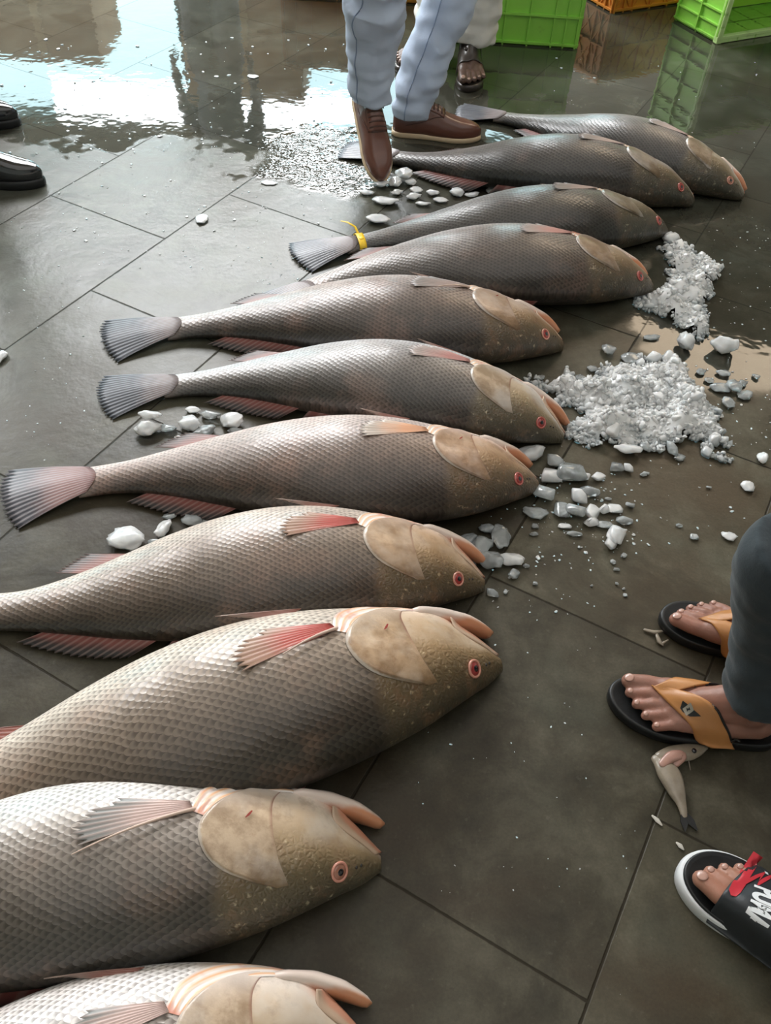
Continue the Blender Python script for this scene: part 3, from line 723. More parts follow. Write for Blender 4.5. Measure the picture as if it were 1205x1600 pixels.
ice(878, 797, 32, 36, 'grey ice wedge right of the flat grey slab', kind='c', tall=.6)
ice(962, 833, 38, 42, 'white pointed ice sliver on bare floor past the scattered pieces', tall=.5)
ice(985, 700, 52, 26, 'long white ice slab at the lower edge of the larger heap', z=.008, tall=.6)
ice(1046, 372, 36, 24, 'white ice piece under the snout of the fish with the yellow tie', tall=.8)
ice(1195, 715, 22, 26, 'white ice lump at the right edge of the picture', tall=.7)
ice(1168, 760, 28, 20, 'lone white ice piece below the lump at the right edge', tall=.5)
ice(1140, 837, 28, 20, 'lone white ice piece on the floor above the dark jeans', tall=.4)
ice(1085, 839, 17, 14, 'pea sized ice crumb cluster left of the lone piece above the jeans', kind='c', tall=.6)
ice(1061, 822, 12, 9, 'tiny ice crumb on the floor right of the white pointed sliver', kind='c', tall=.6)
ice(800, 872, 52, 36, 'largest ice piece in front of the brown fish mouth', kind='w', tall=.6)
ice(770, 926, 30, 20, 'small clear ice piece nearest below the brown fish mouth', kind='c', tall=.5)
ice(803, 897, 22, 20, 'small ice piece right under the largest one by the brown fish mouth', kind='c', tall=.6)
ice(630, 271, 38, 20, 'long oval ice lump topmost beside the lifted brown shoe', z=.01, tall=.8)
ice(604, 313, 52, 20, 'long low ice lump below the lifted brown shoe', tall=.6)
ice(590, 341, 44, 20, 'ice lump nearest the yellow tie', tall=.7)
for i, (x, y, w, h) in enumerate([(230, 668, 50, 34), (262, 668, 34, 22), (293, 661, 44, 32), (323, 672, 42, 34), (360, 657, 50, 32), (330, 648, 40, 22), (301, 640, 28, 16), (366, 672, 26, 14), (283, 684, 22, 14)]):
    ice(x, y, w, h, 'translucent ice lump in the cluster between the striped tail and the pinkish fish', 'ice lumps between two tails', 'c' if i % 2 else 'w', tall=.7, soft=True)
for x, y, w, h in [(297, 812, 44, 26), (268, 806, 30, 16), (240, 848, 30, 14), (318, 815, 24, 14)]:
    ice(x, y, w, h, 'clear dark ice lump half hidden behind the brown fish back', 'clear ice behind the brown fish', 'c', tall=.6, soft=True)
for x, y, w, h in [(782, 836, 30, 42), (752, 850, 36, 36), (768, 872, 42, 42), (760, 826, 34, 16), (735, 842, 30, 24)]:
    ice(x, y, w * 1.2, h * 1.2, 'wet grey ice lump in the shadow at the brown fish mouth', 'wet ice at the brown fish mouth', 'c', tall=.6, soft=True)
for x, y, w, h in [(616, 284, 30, 20), (597, 286, 30, 18), (650, 296, 24, 14), (646, 306, 28, 14), (678, 300, 24, 16), (712, 300, 30, 18), (740, 303, 30, 14), (768, 298, 26, 12), (662, 318, 30, 10), (688, 312, 28, 12), (620, 300, 22, 12), (575, 300, 26, 14), (640, 284, 24, 14)]:
    ice(x, y, w, h, 'rounded white ice lump strewn between the dark fish near the lifted shoe', 'ice lumps by the lifted shoe', 'w', tall=.7)
for x, y, w, h in [(1022, 527, 34, 14), (985, 560, 42, 22), (952, 545, 26, 26), (1062, 581, 26, 20), (1095, 580, 20, 14), (1132, 582, 26, 18), (1145, 603, 34, 24), (1168, 617, 32, 22), (1125, 606, 46, 18), (1182, 588, 14, 12), (1138, 628, 24, 24), (980, 585, 24, 24), (927, 575, 20, 18), (905, 590, 24, 12), (846, 590, 20, 14), (884, 588, 16, 12), (1030, 568, 24, 14), (1108, 594, 18, 12), (1160, 598, 20, 14), (958, 600, 18, 12)]:
    ice(x, y, w, h, 'grey melting ice pebble standing in the puddle around the larger heap', 'melting ice pebbles in the puddle', 'c', tall=.55, soft=True)
for x, y, w, h in [(905, 775, 30, 28), (925, 800, 24, 24), (900, 800, 30, 30), (945, 795, 22, 22), (960, 795, 26, 18), (920, 770, 30, 20), (890, 740, 44, 36), (868, 720, 34, 24), (935, 745, 22, 14), (905, 745, 34, 22), (925, 815, 30, 22), (945, 820, 26, 14), (975, 815, 24, 16), (963, 731, 20, 18), (982, 731, 18, 16), (955, 848, 20, 22), (985, 790, 14, 12), (1006, 741, 14, 10), (882, 822, 22, 10), (897, 835, 22, 10), (860, 745, 30, 28), (1050, 700, 20, 26), (1062, 715, 18, 12), (1008, 700, 16, 22)]:
    ice(x, y, w * 1.22, h * 1.22, 'broken ice piece scattered below the larger heap', 'broken ice below the larger heap', 'c' if (x + y) % 3 else 'w', tall=.6, soft=False)
for x, y, w, h in [(835, 834, 22, 12), (836, 822, 14, 12), (958, 879, 10, 12), (963, 890, 12, 8), (964, 912, 9, 7), (975, 868, 12, 10), (1010, 740, 12, 9), (975, 920, 8, 8), (977, 930, 9, 8), (822, 885, 12, 10), (836, 912, 9, 9), (740, 880, 14, 12), (790, 925, 9, 10), (1108, 762, 10, 7), (925, 915, 7, 6), (905, 855, 6, 5), (950, 780, 12, 7)]:
    ice(x, y, w, h, 'small clear crumb of ice on bare floor between fish and sandals', 'small ice crumbs on bare floor', 'c', tall=.6, soft=False)

def inside(x, y, pg):
    c = False; j = len(pg) - 1
    for i in range(len(pg)):
        if (pg[i][1] > y) != (pg[j][1] > y) and x < (pg[j][0] - pg[i][0]) * (y - pg[i][1]) / (pg[j][1] - pg[i][1]) + pg[i][0]: c = not c
        j = i
    return c
def heap(name, label, pix, n, height, smin, smax, seed):
    r = random.Random(seed); pg = [at(x, y) for x, y in pix]
    xs = [p.x for p in pg]; ys = [p.y for p in pg]; mb = MB(); k = 0
    def edge(x, y): return min(((Vector((x, y)) - (a.xy + (b.xy - a.xy) * max(0, min(1, (Vector((x, y)) - a.xy).dot(b.xy - a.xy) / (b.xy - a.xy).length_squared)))).length) for a, b in zip(pg, pg[1:] + pg[:1]))
    def clump(x, y): return .45 + 1.1 * max(0, noise.noise(Vector((x * 17, y * 17, seed + 3))) + .25)
    while k < n:
        x, y = r.uniform(min(xs), max(xs)), r.uniform(min(ys), max(ys))
        jx, jy = noise.noise(Vector((x * 22, y * 22, 1 + seed))) * .045, noise.noise(Vector((x * 22, y * 22, 7 + seed))) * .045
        if not inside(x + jx, y + jy, [(p.x, p.y) for p in pg]): continue
        e = edge(x, y); hh = clump(x, y) * height * min(1, e / .07) ** .7 * (.6 + .7 * noise.noise(Vector((x * 12, y * 12, seed))) + .25)
        s = r.uniform(smin, smax) * r.uniform(.6, 1.1) * (1.7 if r.random() < .06 else 1); V, F = HARD[r.randrange(8)]; m = rotm(r.random(), False)
        z = max(s * .55, hh * r.uniform(.55, 1.0))
        sx, sy, sz = r.uniform(.6, 1.2), r.uniform(.6, 1.2), r.uniform(.5, 1)
        mb.add([Vector((x, y, z)) + m @ Vector((v.x * sx, v.y * sy, v.z * sz)) * s for v in V], F); k += 1
    # packed slush under the loose grains
    G = []
    c0 = sum((p.xy for p in pg), Vector((0, 0))) / len(pg)
    low = MB(); step = .012; nx = int((max(xs) - min(xs)) / step) + 1; ny = int((max(ys) - min(ys)) / step) + 1; idx = {}; vs = []; fs = []
    for i in range(nx + 1):
        for j in range(ny + 1):
            x, y = min(xs) + i * step, min(ys) + j * step
            if inside(x + noise.noise(Vector((x * 22, y * 22, 1 + seed))) * .045, y + noise.noise(Vector((x * 22, y * 22, 7 + seed))) * .045, [(p.x, p.y) for p in pg]):
                e = edge(x, y); z = clump(x, y) * height * .75 * min(1, e / .05) ** .7 * (.85 + .6 * noise.noise(Vector((x * 12, y * 12, seed)))) + .006 * noise.noise(Vector((x * 60, y * 60, 0)))
                idx[i, j] = len(vs); vs.append((x, y, max(.001, z)))
    for (i, j) in idx:
        if all(q in idx for q in ((i + 1, j), (i, j + 1), (i + 1, j + 1))): fs.append((idx[i, j], idx[i + 1, j], idx[i + 1, j + 1], idx[i, j + 1]))
    mb.add(vs, fs)
    tag(mb.build(name, M_ICEH, smooth=True), label, 'crushed ice', kind='stuff')
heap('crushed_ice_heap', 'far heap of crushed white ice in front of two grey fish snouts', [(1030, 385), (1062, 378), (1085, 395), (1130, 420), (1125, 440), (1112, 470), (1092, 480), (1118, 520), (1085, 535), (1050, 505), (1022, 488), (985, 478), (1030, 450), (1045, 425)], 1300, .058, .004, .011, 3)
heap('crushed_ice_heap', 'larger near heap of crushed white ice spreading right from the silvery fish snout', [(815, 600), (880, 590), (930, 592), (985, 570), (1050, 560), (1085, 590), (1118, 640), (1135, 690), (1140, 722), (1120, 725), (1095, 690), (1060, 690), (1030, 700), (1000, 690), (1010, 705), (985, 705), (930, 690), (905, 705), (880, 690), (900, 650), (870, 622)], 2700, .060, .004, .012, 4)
# specks of ice, scales and water drops all over the tiles
mb = MB(); r = random.Random(9)
def specks(n, x0, y0, x1, y1, s0, s1):
    for _ in range(n):
        p = at(r.uniform(x0, x1), r.uniform(y0, y1))
        if any((p.x - a) ** 2 + (p.y - b) ** 2 < .19 ** 2 for a, b in ((.08, 2.95), (-.1, 2.68), (.22, 3.45), (-.03, 3.55), (-1.26, 2.42), (-1.45, 2.76), (.55, .75), (.63, .95), (.6, .42))): continue
        s = r.uniform(s0, s1) * r.random() ** .6; V, F = HARD[r.randrange(8)]; m = rotm(r.random())
        f = r.uniform(.5, 1.6)
        mb.add([p + Vector((0, 0, s * .3)) + m @ Vector((v.x * s * f, v.y * s, v.z * s * .4)) for v in V], F)
specks(150, 0, 60, 560, 240, .003, .009); specks(230, 0, 180, 520, 420, .002, .006); specks(70, 400, 400, 480, 460, .001, .004); specks(40, 0, 420, 160, 720, .002, .005)
specks(150, 760, 640, 1190, 960, .0015, .005); specks(110, 830, 740, 1010, 900, .0015, .006); specks(60, 1040, 560, 1205, 720, .0015, .005)
specks(70, 640, 900, 1020, 1400, .001, .003); specks(60, 1100, 340, 1205, 560, .002, .004); specks(40, 800, 90, 1205, 240, .002, .007); specks(12, 940, 1250, 1200, 1590, .001, .003)
tag(mb.build('ice_specks', M_ICEW), 'tiny white ice specks and drops sprinkled over the wet tiles', 'ice specks', kind='stuff')

# ------------------------------------------------------------------ crates
def crate_mat(name, col, dirt):
    k = N(name); co = k.pos(); f = k.noise(co, 9, 5, .65); c = k.mix(k.noise(co, 3, 3), tuple(x * .8 for x in col), col)
    c = k.mix(k.M('MULTIPLY', k.step(f, .56, .78), .55), c, dirt)
    k.bsdf(c, .38, spec=.5, coat=.15); return k.m
M_GREEN = crate_mat('green_plastic', (.30, .66, .09), (.08, .14, .03)); M_LIME = crate_mat('lime_plastic', (.46, .86, .08), (.3, .5, .06)); M_PALE = crate_mat('pale_green_plastic', (.56, .80, .32), (.3, .4, .2))
M_ORANGE = crate_mat('orange_plastic', (.55, .20, .03), (.10, .05, .02))
def crate(label, T, size, mat, inner, rim, ribs=(6, 2), diag=False):
    """a plastic crate; local box x: width, y: depth, z: height with open top; T maps to the place"""
    sx, sy, sz = size; t = .006
    root = thing('plastic_crate', label, 'crate', T @ Vector((0, 0, 0)))
    def b(name, mb, m, bev=.002): return mb.map(lambda v: T @ v).build(name, m, root, smooth=False, bevel=bev)
    b('floor_panel', MB().box((0, 0, t), (sx - .01, sy - .01, t * 2)), inner)
    for nm, c, w_, ax in (('f', (0, -sy / 2, sz / 2), sx, 0), ('b', (0, sy / 2, sz / 2), sx, 0), ('l', (-sx / 2, 0, sz / 2), sy, 1), ('r', (sx / 2, 0, sz / 2), sy, 1)):
        sg = -1 if nm in 'fl' else 1
        def pb(mb, u, z, du, dz, out):
            q = (c[0] + (u if ax == 0 else sg * out / 2), c[1] + (u if ax == 1 else sg * out / 2), z)
            mb.box(q, (du, t + out, dz) if ax == 0 else (t + out, du, dz))
        o = b('wall_panel', MB().box(c, (w_, t, sz) if ax == 0 else (t, w_, sz)), inner if inner is not mat and False else mat)
        mb = MB(); n = ribs[0] if ax == 0 else max(3, ribs[0] * 2 // 3)
        for i in range(n + 1):
            u = -w_ / 2 + w_ * i / n; pb(mb, u, sz / 2, .007, sz, .010)
        for e in (-1, 1): pb(mb, e * (w_ / 2 - .05), sz / 2, .006, sz, .010)
        for j in range(ribs[1] + 1): pb(mb, 0, .012 + (sz - .024) * j / ribs[1], w_ + .01, .008, .012)
        if diag:
            for i in range(n):
                for j in range(ribs[1]):
                    u0 = -w_ / 2 + w_ * i / n; z0 = sz * j / ribs[1]; du, dz = w_ / n, sz / ribs[1]
                    for s in (1, -1):
                        L_ = math.hypot(du, dz); A = math.atan2(dz * s, du)
                        vs = []
                        for a, b_ in ((-L_ / 2, -.004), (L_ / 2, -.004), (L_ / 2, .004), (-L_ / 2, .004)):
                            uu = u0 + du / 2 + a * math.cos(A) - b_ * math.sin(A); zz = z0 + dz / 2 + a * math.sin(A) + b_ * math.cos(A)
                            for o_ in (0, .008): vs.append(Vector((c[0] + (uu if ax == 0 else sg * o_), c[1] + (uu if ax == 1 else sg * o_), zz)))
                        mb.add(vs, [(0, 2, 4, 6), (1, 3, 5, 7), (0, 1, 3, 2), (2, 3, 5, 4), (4, 5, 7, 6), (6, 7, 1, 0)])
        mb.map(lambda v: T @ v).build('rib', mat, o, smooth=False)
    mb = MB()
    for e in (-1, 1):
        mb.box((0, e * sy / 2, sz - .012), (sx + .03, .026, .024)); mb.box((e * sx / 2, 0, sz - .012), (.026, sy + .03, .024))
    b('rim', mb, rim)
    return root
def TR(p, rz, rx=0.0, tilt=None):
    return Matrix.Translation(p) @ Matrix.Rotation(rz, 4, 'Z') @ Matrix.Rotation(rx, 4, 'X')
c1 = at(897, 75); c1b = at(762, 66); a1 = math.atan2((c1 - c1b).y, (c1 - c1b).x)
u1 = Vector((math.cos(a1), math.sin(a1), 0)); v1 = Vector((-u1.y, u1.x, 0))
crate('green ribbed plastic crate standing upright behind the white trousers', TR(c1 - u1 * .3 + v1 * .2, a1), (.6, .4, .34), M_GREEN, M_LIME, M_GREEN, (6, 3))
c2 = at(957, 20); a2 = math.radians(29); u2 = Vector((math.cos(a2), math.sin(a2), 0)); v2 = Vector((-u2.y, u2.x, 0))
crate('orange plastic crate with crossed ribs between the two green crates', TR(c2 + u2 * .3 + v2 * .2, a2), (.6, .4, .3), M_ORANGE, M_ORANGE, M_ORANGE, (6, 2), True)
c3 = at(1123, 69); a3 = math.radians(27.6); u3 = Vector((math.cos(a3), math.sin(a3), 0)); v3 = Vector((-u3.y, u3.x, 0))
# on its side: local z (open top) looks toward the viewer's right
T3 = Matrix.Translation(c3 + u3 * .3 + v3 * .30 + Vector((0, 0, .215))) @ Matrix.Rotation(a3, 4, 'Z') @ Matrix.Rotation(PI / 2, 4, 'X')
crate('green plastic crate lying on its side with bright open mouth at the right', T3, (.6, .4, .30), M_GREEN, M_LIME, M_PALE, (6, 2))
c4 = at(650, 6) - Vector((.3, 0, 0))
crate('orange crate half hidden behind the pale blue jeans', TR(c4 + Vector((0, .2, 0)), 0.03), (.6, .4, .3), M_ORANGE, M_ORANGE, simple('peach_plastic', (.70, .38, .18), .4), (5, 2))

# ------------------------------------------------------------------ people: cloth, skin, feet
def cloth(name, col, dark=.75, scale=3.0, weave=.0006, rough=.85):
    k = N(name); co = k.pos(); f = k.noise(co, scale * 4, 5, .6); g = k.noise(co, scale, 3)
    c = k.mix(f, tuple(x * dark for x in col), col); c = k.mix(k.M('MULTIPLY', k.step(g, .5, .75), .35), c, tuple(min(1, x * 1.25) for x in col))
    nb = k.bump(k.noise(co, 420, 2), .35, weave); nb = k.bump(k.noise(co, 26, 4, .6), .3, .006, nb)
    k.bsdf(c, rough, normal=nb, spec=.25, sheen=.15); return k.m
def skin(name, col, dark):
    k = N(name); co = k.pos(); f = k.noise(co, 38, 5, .65); g = k.noise(co, 11, 3)
    c = k.mix(f, dark, col); c = k.mix(k.M('MULTIPLY', k.step(g, .45, .7), .4), c, (col[0] * 1.02, col[1] * .74, col[2] * .66))
    nb = k.bump(k.noise(co, 160, 4, .65), .35, .0016)
    k.bsdf(c, .42, normal=nb, spec=.45, sss=.06, sss_s=.006); return k.m
M_DENIM = cloth('pale_blue_denim', (.50, .58, .72), .82); M_CHAR = cloth('charcoal_denim', (.040, .052, .060), .62, 4.0)
M_WHITE = cloth('cream_cotton', (.68, .66, .60), .86); M_BLACKC = cloth('black_cloth', (.02, .021, .024), .7)
M_GREYC = cloth('grey_cloth', (.17, .18, .20), .8); M_SHIRT = cloth('blue_shirt_cloth', (.22, .29, .38), .85); M_SHIRT2 = cloth('dull_shirt_cloth', (.25, .22, .18), .85)
M_SKIN = skin('brown_skin', (.44, .225, .155), (.30, .145, .10)); M_SKIN2 = skin('light_brown_skin', (.37, .185, .135), (.24, .115, .085)); M_SKIND = skin('dark_wet_skin', (.115, .070, .052), (.055, .035, .028))
M_NAIL = simple('nail', (.44, .245, .19), .3, .08, 80, coat=.4); M_NAILD = simple('dull_nail', (.30, .20, .16), .35, .1, 80)
M_HAIR = simple('black_hair', (.010, .009, .009), .5, .3, 200); M_LIPS = simple('lips', (.32, .13, .11), .45)
M_RUB = simple('black_rubber', (.012, .0125, .013), .42, .35, 60, bumpd=.0006); M_TANL = simple('tan_leather', (.48, .21, .068), .40, .14, 26, bumpd=.0008, coat=.12)
M_STITCH = simple('thread', (.62, .36, .14), .6); M_SILV = simple('silver_emblem', (.36, .33, .28), .35, .1, 40, metal=.5)
M_BRL = simple('brown_leather', (.125, .048, .032), .30, .35, 18, bumpd=.0007, coat=.3, coat_rough=.2); M_LACE = simple('dark_brown_lace', (.06, .026, .018), .6); M_CREAM = simple('cream_sole', (.60, .46, .30), .5, .12)
M_BLKL = simple('wet_black_leather', (.008, .009, .011), .14, .3, 30, coat=.8, coat_rough=.06)
M_DSAN = simple('dark_wet_sandal', (.040, .031, .026), .34, .35, 30, bumpd=.0008, coat=.25)
M_SWH = simple('white_sole', (.74, .75, .76), .45, .08); M_SBK = simple('black_strap', (.022, .025, .028), .45, .25, 40, bumpd=.0004); M_RED = simple('red_print', (.55, .035, .050), .4, .06); M_PRW = simple('white_print', (.76, .77, .78), .45, .04)

def FT(p, heading, side, pitch=0.0):
    """foot frame: x heel->toe, y toward the big toe side, z up; side +1 right foot, -1 left foot"""
    return Matrix.Translation(p) @ Matrix.Rotation(heading, 4, 'Z') @ Matrix.Rotation(pitch, 4, 'Y') @ Matrix.Diagonal((1, side, 1, 1))
TOES = [((.180, .028, .022), (.215, .032, .019), (.243, .0305, .016), (.0165, .0150, .0135)),
        ((.180, .009, .021), (.214, .010, .022), (.240, .009, .0125), (.0110, .0095, .0092)),
        ((.174, -.008, .020), (.204, -.009, .021), (.228, -.011, .0120), (.0105, .0092, .0088)),
        ((.165, -.024, .019), (.191, -.026, .020), (.212, -.029, .0115), (.0102, .0090, .0085)),
        ((.150, -.037, .018), (.174, -.042, .018), (.193, -.0455, .0110), (.0102, .0090, .0085))]
def foot_parts(mb, sc_=1.0, shin=.30, lean=(0, 0)):
    S = lambda *p: Vector(p) * sc_
    def tb(pts, rad, seg=14): mb.tube([S(*p) for p in pts], [x * sc_ for x in rad], seg)
    mb.ell(S(.026, 0, .031), [x * sc_ for x in (.033, .030, .031)])
    tb([(.03, -.008, .030), (.09, -.024, .022), (.13, -.030, .020), (.160, -.031, .018)], [.028, .021, .0175, .0165])
    tb([(.03, .006, .034), (.09, .014, .036), (.14, .020, .031), (.182, .026, .023)], [.029, .027, .025, .0205])
    tb([(.045, 0, .055), (.09, -.002, .052), (.135, -.004, .038), (.176, .004, .024)], [.032, .030, .025, .0175])
    tb([(.13, -.012, .030), (.170, -.014, .021)], [.022, .0165])
    tb([(.17, .016, .022), (.176, -.006, .021), (.166, -.022, .0195), (.152, -.035, .018)], [.0165, .0155, .0145, .0135])
    tb([(.05, 0, .058), (.052, 0, .092), (.05 + lean[0] * .3, lean[1] * .3, .15), (.045 + lean[0], lean[1], shin)], [.036, .033, .036, .046])
    tb([(.020, 0, .04), (.018, 0, .075), (.026, 0, .13)], [.022, .014, .018])
    for y in (-.031, .031): mb.ell(S(.05, y, .078 + y * .1), [x * sc_ for x in (.014, .011, .015)])
    tb([(.06, 0, .085), (.10, 0, .064), (.13, .004, .047)], [.027, .026, .020])
    for a, b, c, r_ in TOES:
        tb([a, b, c], r_, 12); mb.ell(S(c[0] + .001, c[1], c[2] - .0008), [r_[2] * 1.08 * sc_, r_[2] * 1.06 * sc_, r_[2] * .92 * sc_], 12, 8)
    return mb
def make_foot(T, sc_=1.0, shin=.30, voxel=.0030, lean=(0, 0)):
    me = fuse(foot_parts(MB(), sc_, shin, lean), voxel, 3); me.transform(T); return me
def make_nails(T, mat, parent, sc_=1.0, n=5):
    for i, (a, b, c, r_) in enumerate(TOES[:n]):
        rr = r_[2]; mb = MB().ell((0, 0, 0), (rr * (.60 if i else .66) * sc_, rr * .62 * sc_, .0020 * sc_), 14, 8)
        tilt = Matrix.Rotation(math.radians(20), 4, 'Y')
        p = Vector((c[0] + rr * .30, c[1], c[2] + rr * .86)) * sc_
        mb.map(lambda v: T @ (p + (tilt @ v))).build('toenail', mat, parent)
def join_meshes(mes):
    mb = MB()
    for m in mes: mb.add([v.co for v in m.vertices], [tuple(p.vertices) for p in m.polygons])
    return mb
def soft_outline(pts, n=72):
    """closed smooth outline through pts"""
    P = [Vector(p) for p in pts]; m = len(P); out = []
    for i in range(n):
        x = i / n * m; k = int(x); f = x - k; a, b, c, d = P[(k - 1) % m], P[k % m], P[(k + 1) % m], P[(k + 2) % m]
        out.append(.5 * (2 * b + (c - a) * f + (2 * a - 5 * b + 4 * c - d) * f * f + (3 * b - a - 3 * c + d) * f ** 3))
    return out
SOLE = [(-.018, 0), (-.010, .024), (.02, .034), (.08, .030), (.13, .037), (.18, .050), (.225, .053), (.262, .040), (.276, .014), (.266, -.016), (.235, -.041), (.19, -.055), (.14, -.055), (.08, -.043), (.03, -.038), (-.008, -.026)]
def slab(T, out, layers, name, mat, parent, sub=None):
    """stack of (z, inset) rings over an outline"""
    c = sum(out, Vector((0, 0))) / len(out); R = []
    for z, ins in layers:
        row = []
        for p in out:
            d = (p - c); L_ = d.length; row.append(T @ Vector((*(c + d * (1 - ins / L_)), z)))
        R.append(row)
    return MB().grid(R, closed_u=True, cap0=True, cap1=True).build(name, mat, parent)
def drape(bvh, T, A, B, off, zmin, nu, nv, thick, name, mat, parent, smooth=3, ret=False):
    """strap lying over the foot between edge curves A and B (foot frame x, y)"""
    up = (T.to_3x3() @ Vector((0, 0, 1))).normalized(); G = []
    Ti = T.inverted()
    for i in range(nu + 1):
        row = []
        for j in range(nv + 1):
            a, b = poly(A, i / nu), poly(B, i / nu); x, y = lerp(a, b, j / nv)
            o = T @ Vector((x, y, .25)); h = bvh.ray_cast(o, -up)
            z = zmin
            if h[0] is not None: z = max(zmin, (Ti @ h[0]).z + off)
            row.append([x, y, z])
        G.append(row)
    for _ in range(smooth):
        H = [[q[2] for q in r_] for r_ in G]
        for i in range(1, nu):
            for j in range(nv + 1):
                G[i][j][2] = max(H[i][j] * .4 + .3 * (H[i - 1][j] + H[i + 1][j]), H[i][j] - .001)
    mb = MB().grid([[T @ Vector(q) for q in r_] for r_ in G])
    o = mb.build(name, mat, parent, solid=thick)
    return (o, G) if ret else o
def sampler(G, T, A=None):
    me = bpy.data.meshes.new('t'); mb = MB().grid([[T @ Vector(q) for q in r_] for r_ in G]); me.from_pydata(mb.v, [], mb.f); b = bvh_of(me); bpy.data.meshes.remove(me); return b
def on_strap(bvh, T, x, y, lift):
    up = (T.to_3x3() @ Vector((0, 0, 1))).normalized(); h = bvh.ray_cast(T @ Vector((x, y, .3)), -up)
    return (h[0] if h[0] is not None else T @ Vector((x, y, .05))) + up * lift
def strap_hits(o, T):
    """strap coordinates (foot frame) of the spot the photo shows at a pixel"""
    b = bvh_of(o.data); Ti = T.inverted(); c0 = Vector((0, 0, CAMH))
    def H(px, py):
        d = CR * ((px - 602.5) / FPX) + CU * ((800 - py) / FPX) + CF; h = b.ray_cast(c0, d.normalized())
        p = h[0] if h[0] is not None else at(px, py, .07)
        q = Ti @ p; return (q.x, q.y)
    return H
def flat_shape(bvh, T, polyg, lift, name, mat, parent, cuts=3):
    """a printed or sewn-on shape following the strap"""
    bm = bmesh.new(); vs = [bm.verts.new((x, y, 0)) for x, y in polyg]; bm.faces.new(vs); bmesh.ops.triangulate(bm, faces=bm.faces)
    bmesh.ops.subdivide_edges(bm, edges=bm.edges, cuts=cuts, use_grid_fill=True); bmesh.ops.triangulate(bm, faces=bm.faces); bm.verts.index_update()
    mb = MB().add([on_strap(bvh, T, v.co.x, v.co.y, lift) for v in bm.verts], [tuple(v.index for v in f.verts) for f in bm.faces]); bm.free()
    return mb.build(name, mat, parent)

# ------------------------------------------------------------------ people: bodies
def legs_mesh(Lpath, Rpath, hip, folds=.006, voxel=.008, seed=0):
    """trousers: each path is [(point, radius), ...] from hem to hip"""
    mb = MB()
    for path in (Lpath, Rpath):
        P = [Vector(p) for p, r_ in path]; R = [r_ for p, r_ in path]; n = 26; pts, rad = [], []
        for i in range(n + 1):
            q = poly([(*p, r_) for p, r_ in zip(P, R)], i / n); pts.append(q[:3]); rad.append(q[3])
        mb.tube(pts, rad, 24, round_ends=False)
    if hip is not None: mb.ell(hip, (.17, .125, .14), 20, 12)
    me = fuse(mb, voxel, 3)
    def f(co):
        a = noise.noise(Vector((co.x * 9 + seed, co.y * 9, co.z * 14 + co.x * 10))); b = noise.noise(Vector((co.x * 20, co.y * 20 + seed, co.z * 30)))
        low = max(0, 1 - co.z / .45)
        return folds * (a * 1.1 + b * .55 * (1 + 1.2 * low)) + folds * 1.2 * low * noise.noise(Vector((seed, co.x * 5 + co.y * 4, co.z * 36)))
    mesh_displace(me, f); return me
def hand_parts(mb, wrist, d, palm_n, s=1.0, curl=.35):
    d = Vector(d).normalized(); n = Vector(palm_n).normalized(); w_ = d.cross(n).normalized()
    mb.tube([wrist, wrist + d * .04 * s, wrist + d * .085 * s], [.026 * s, .034 * s, .036 * s], 12, .55, up=n)
    for i, (o, L_) in enumerate(((-.027, .068), (-.009, .078), (.009, .073), (.026, .058))):
        b = wrist + d * .085 * s + w_ * o * s; k1 = b + (d * .95 + n * curl * .3).normalized() * L_ * .48 * s; k2 = k1 + (d * .8 + n * curl).normalized() * L_ * .3 * s; k3 = k2 + (d * .6 + n * curl * 1.5).normalized() * L_ * .25 * s
        mb.tube([b, k1, k2, k3], [.0098 * s, .0088 * s, .008 * s, .0072 * s], 10)
    b = wrist + d * .02 * s - w_ * .026 * s; t1 = b + (d * .7 - w_ * .75 + n * .25).normalized() * .042 * s; t2 = t1 + (d * .95 - w_ * .2 + n * .3).normalized() * .032 * s
    mb.tube([b, t1, t2], [.013 * s, .0108 * s, .0092 * s], 10)
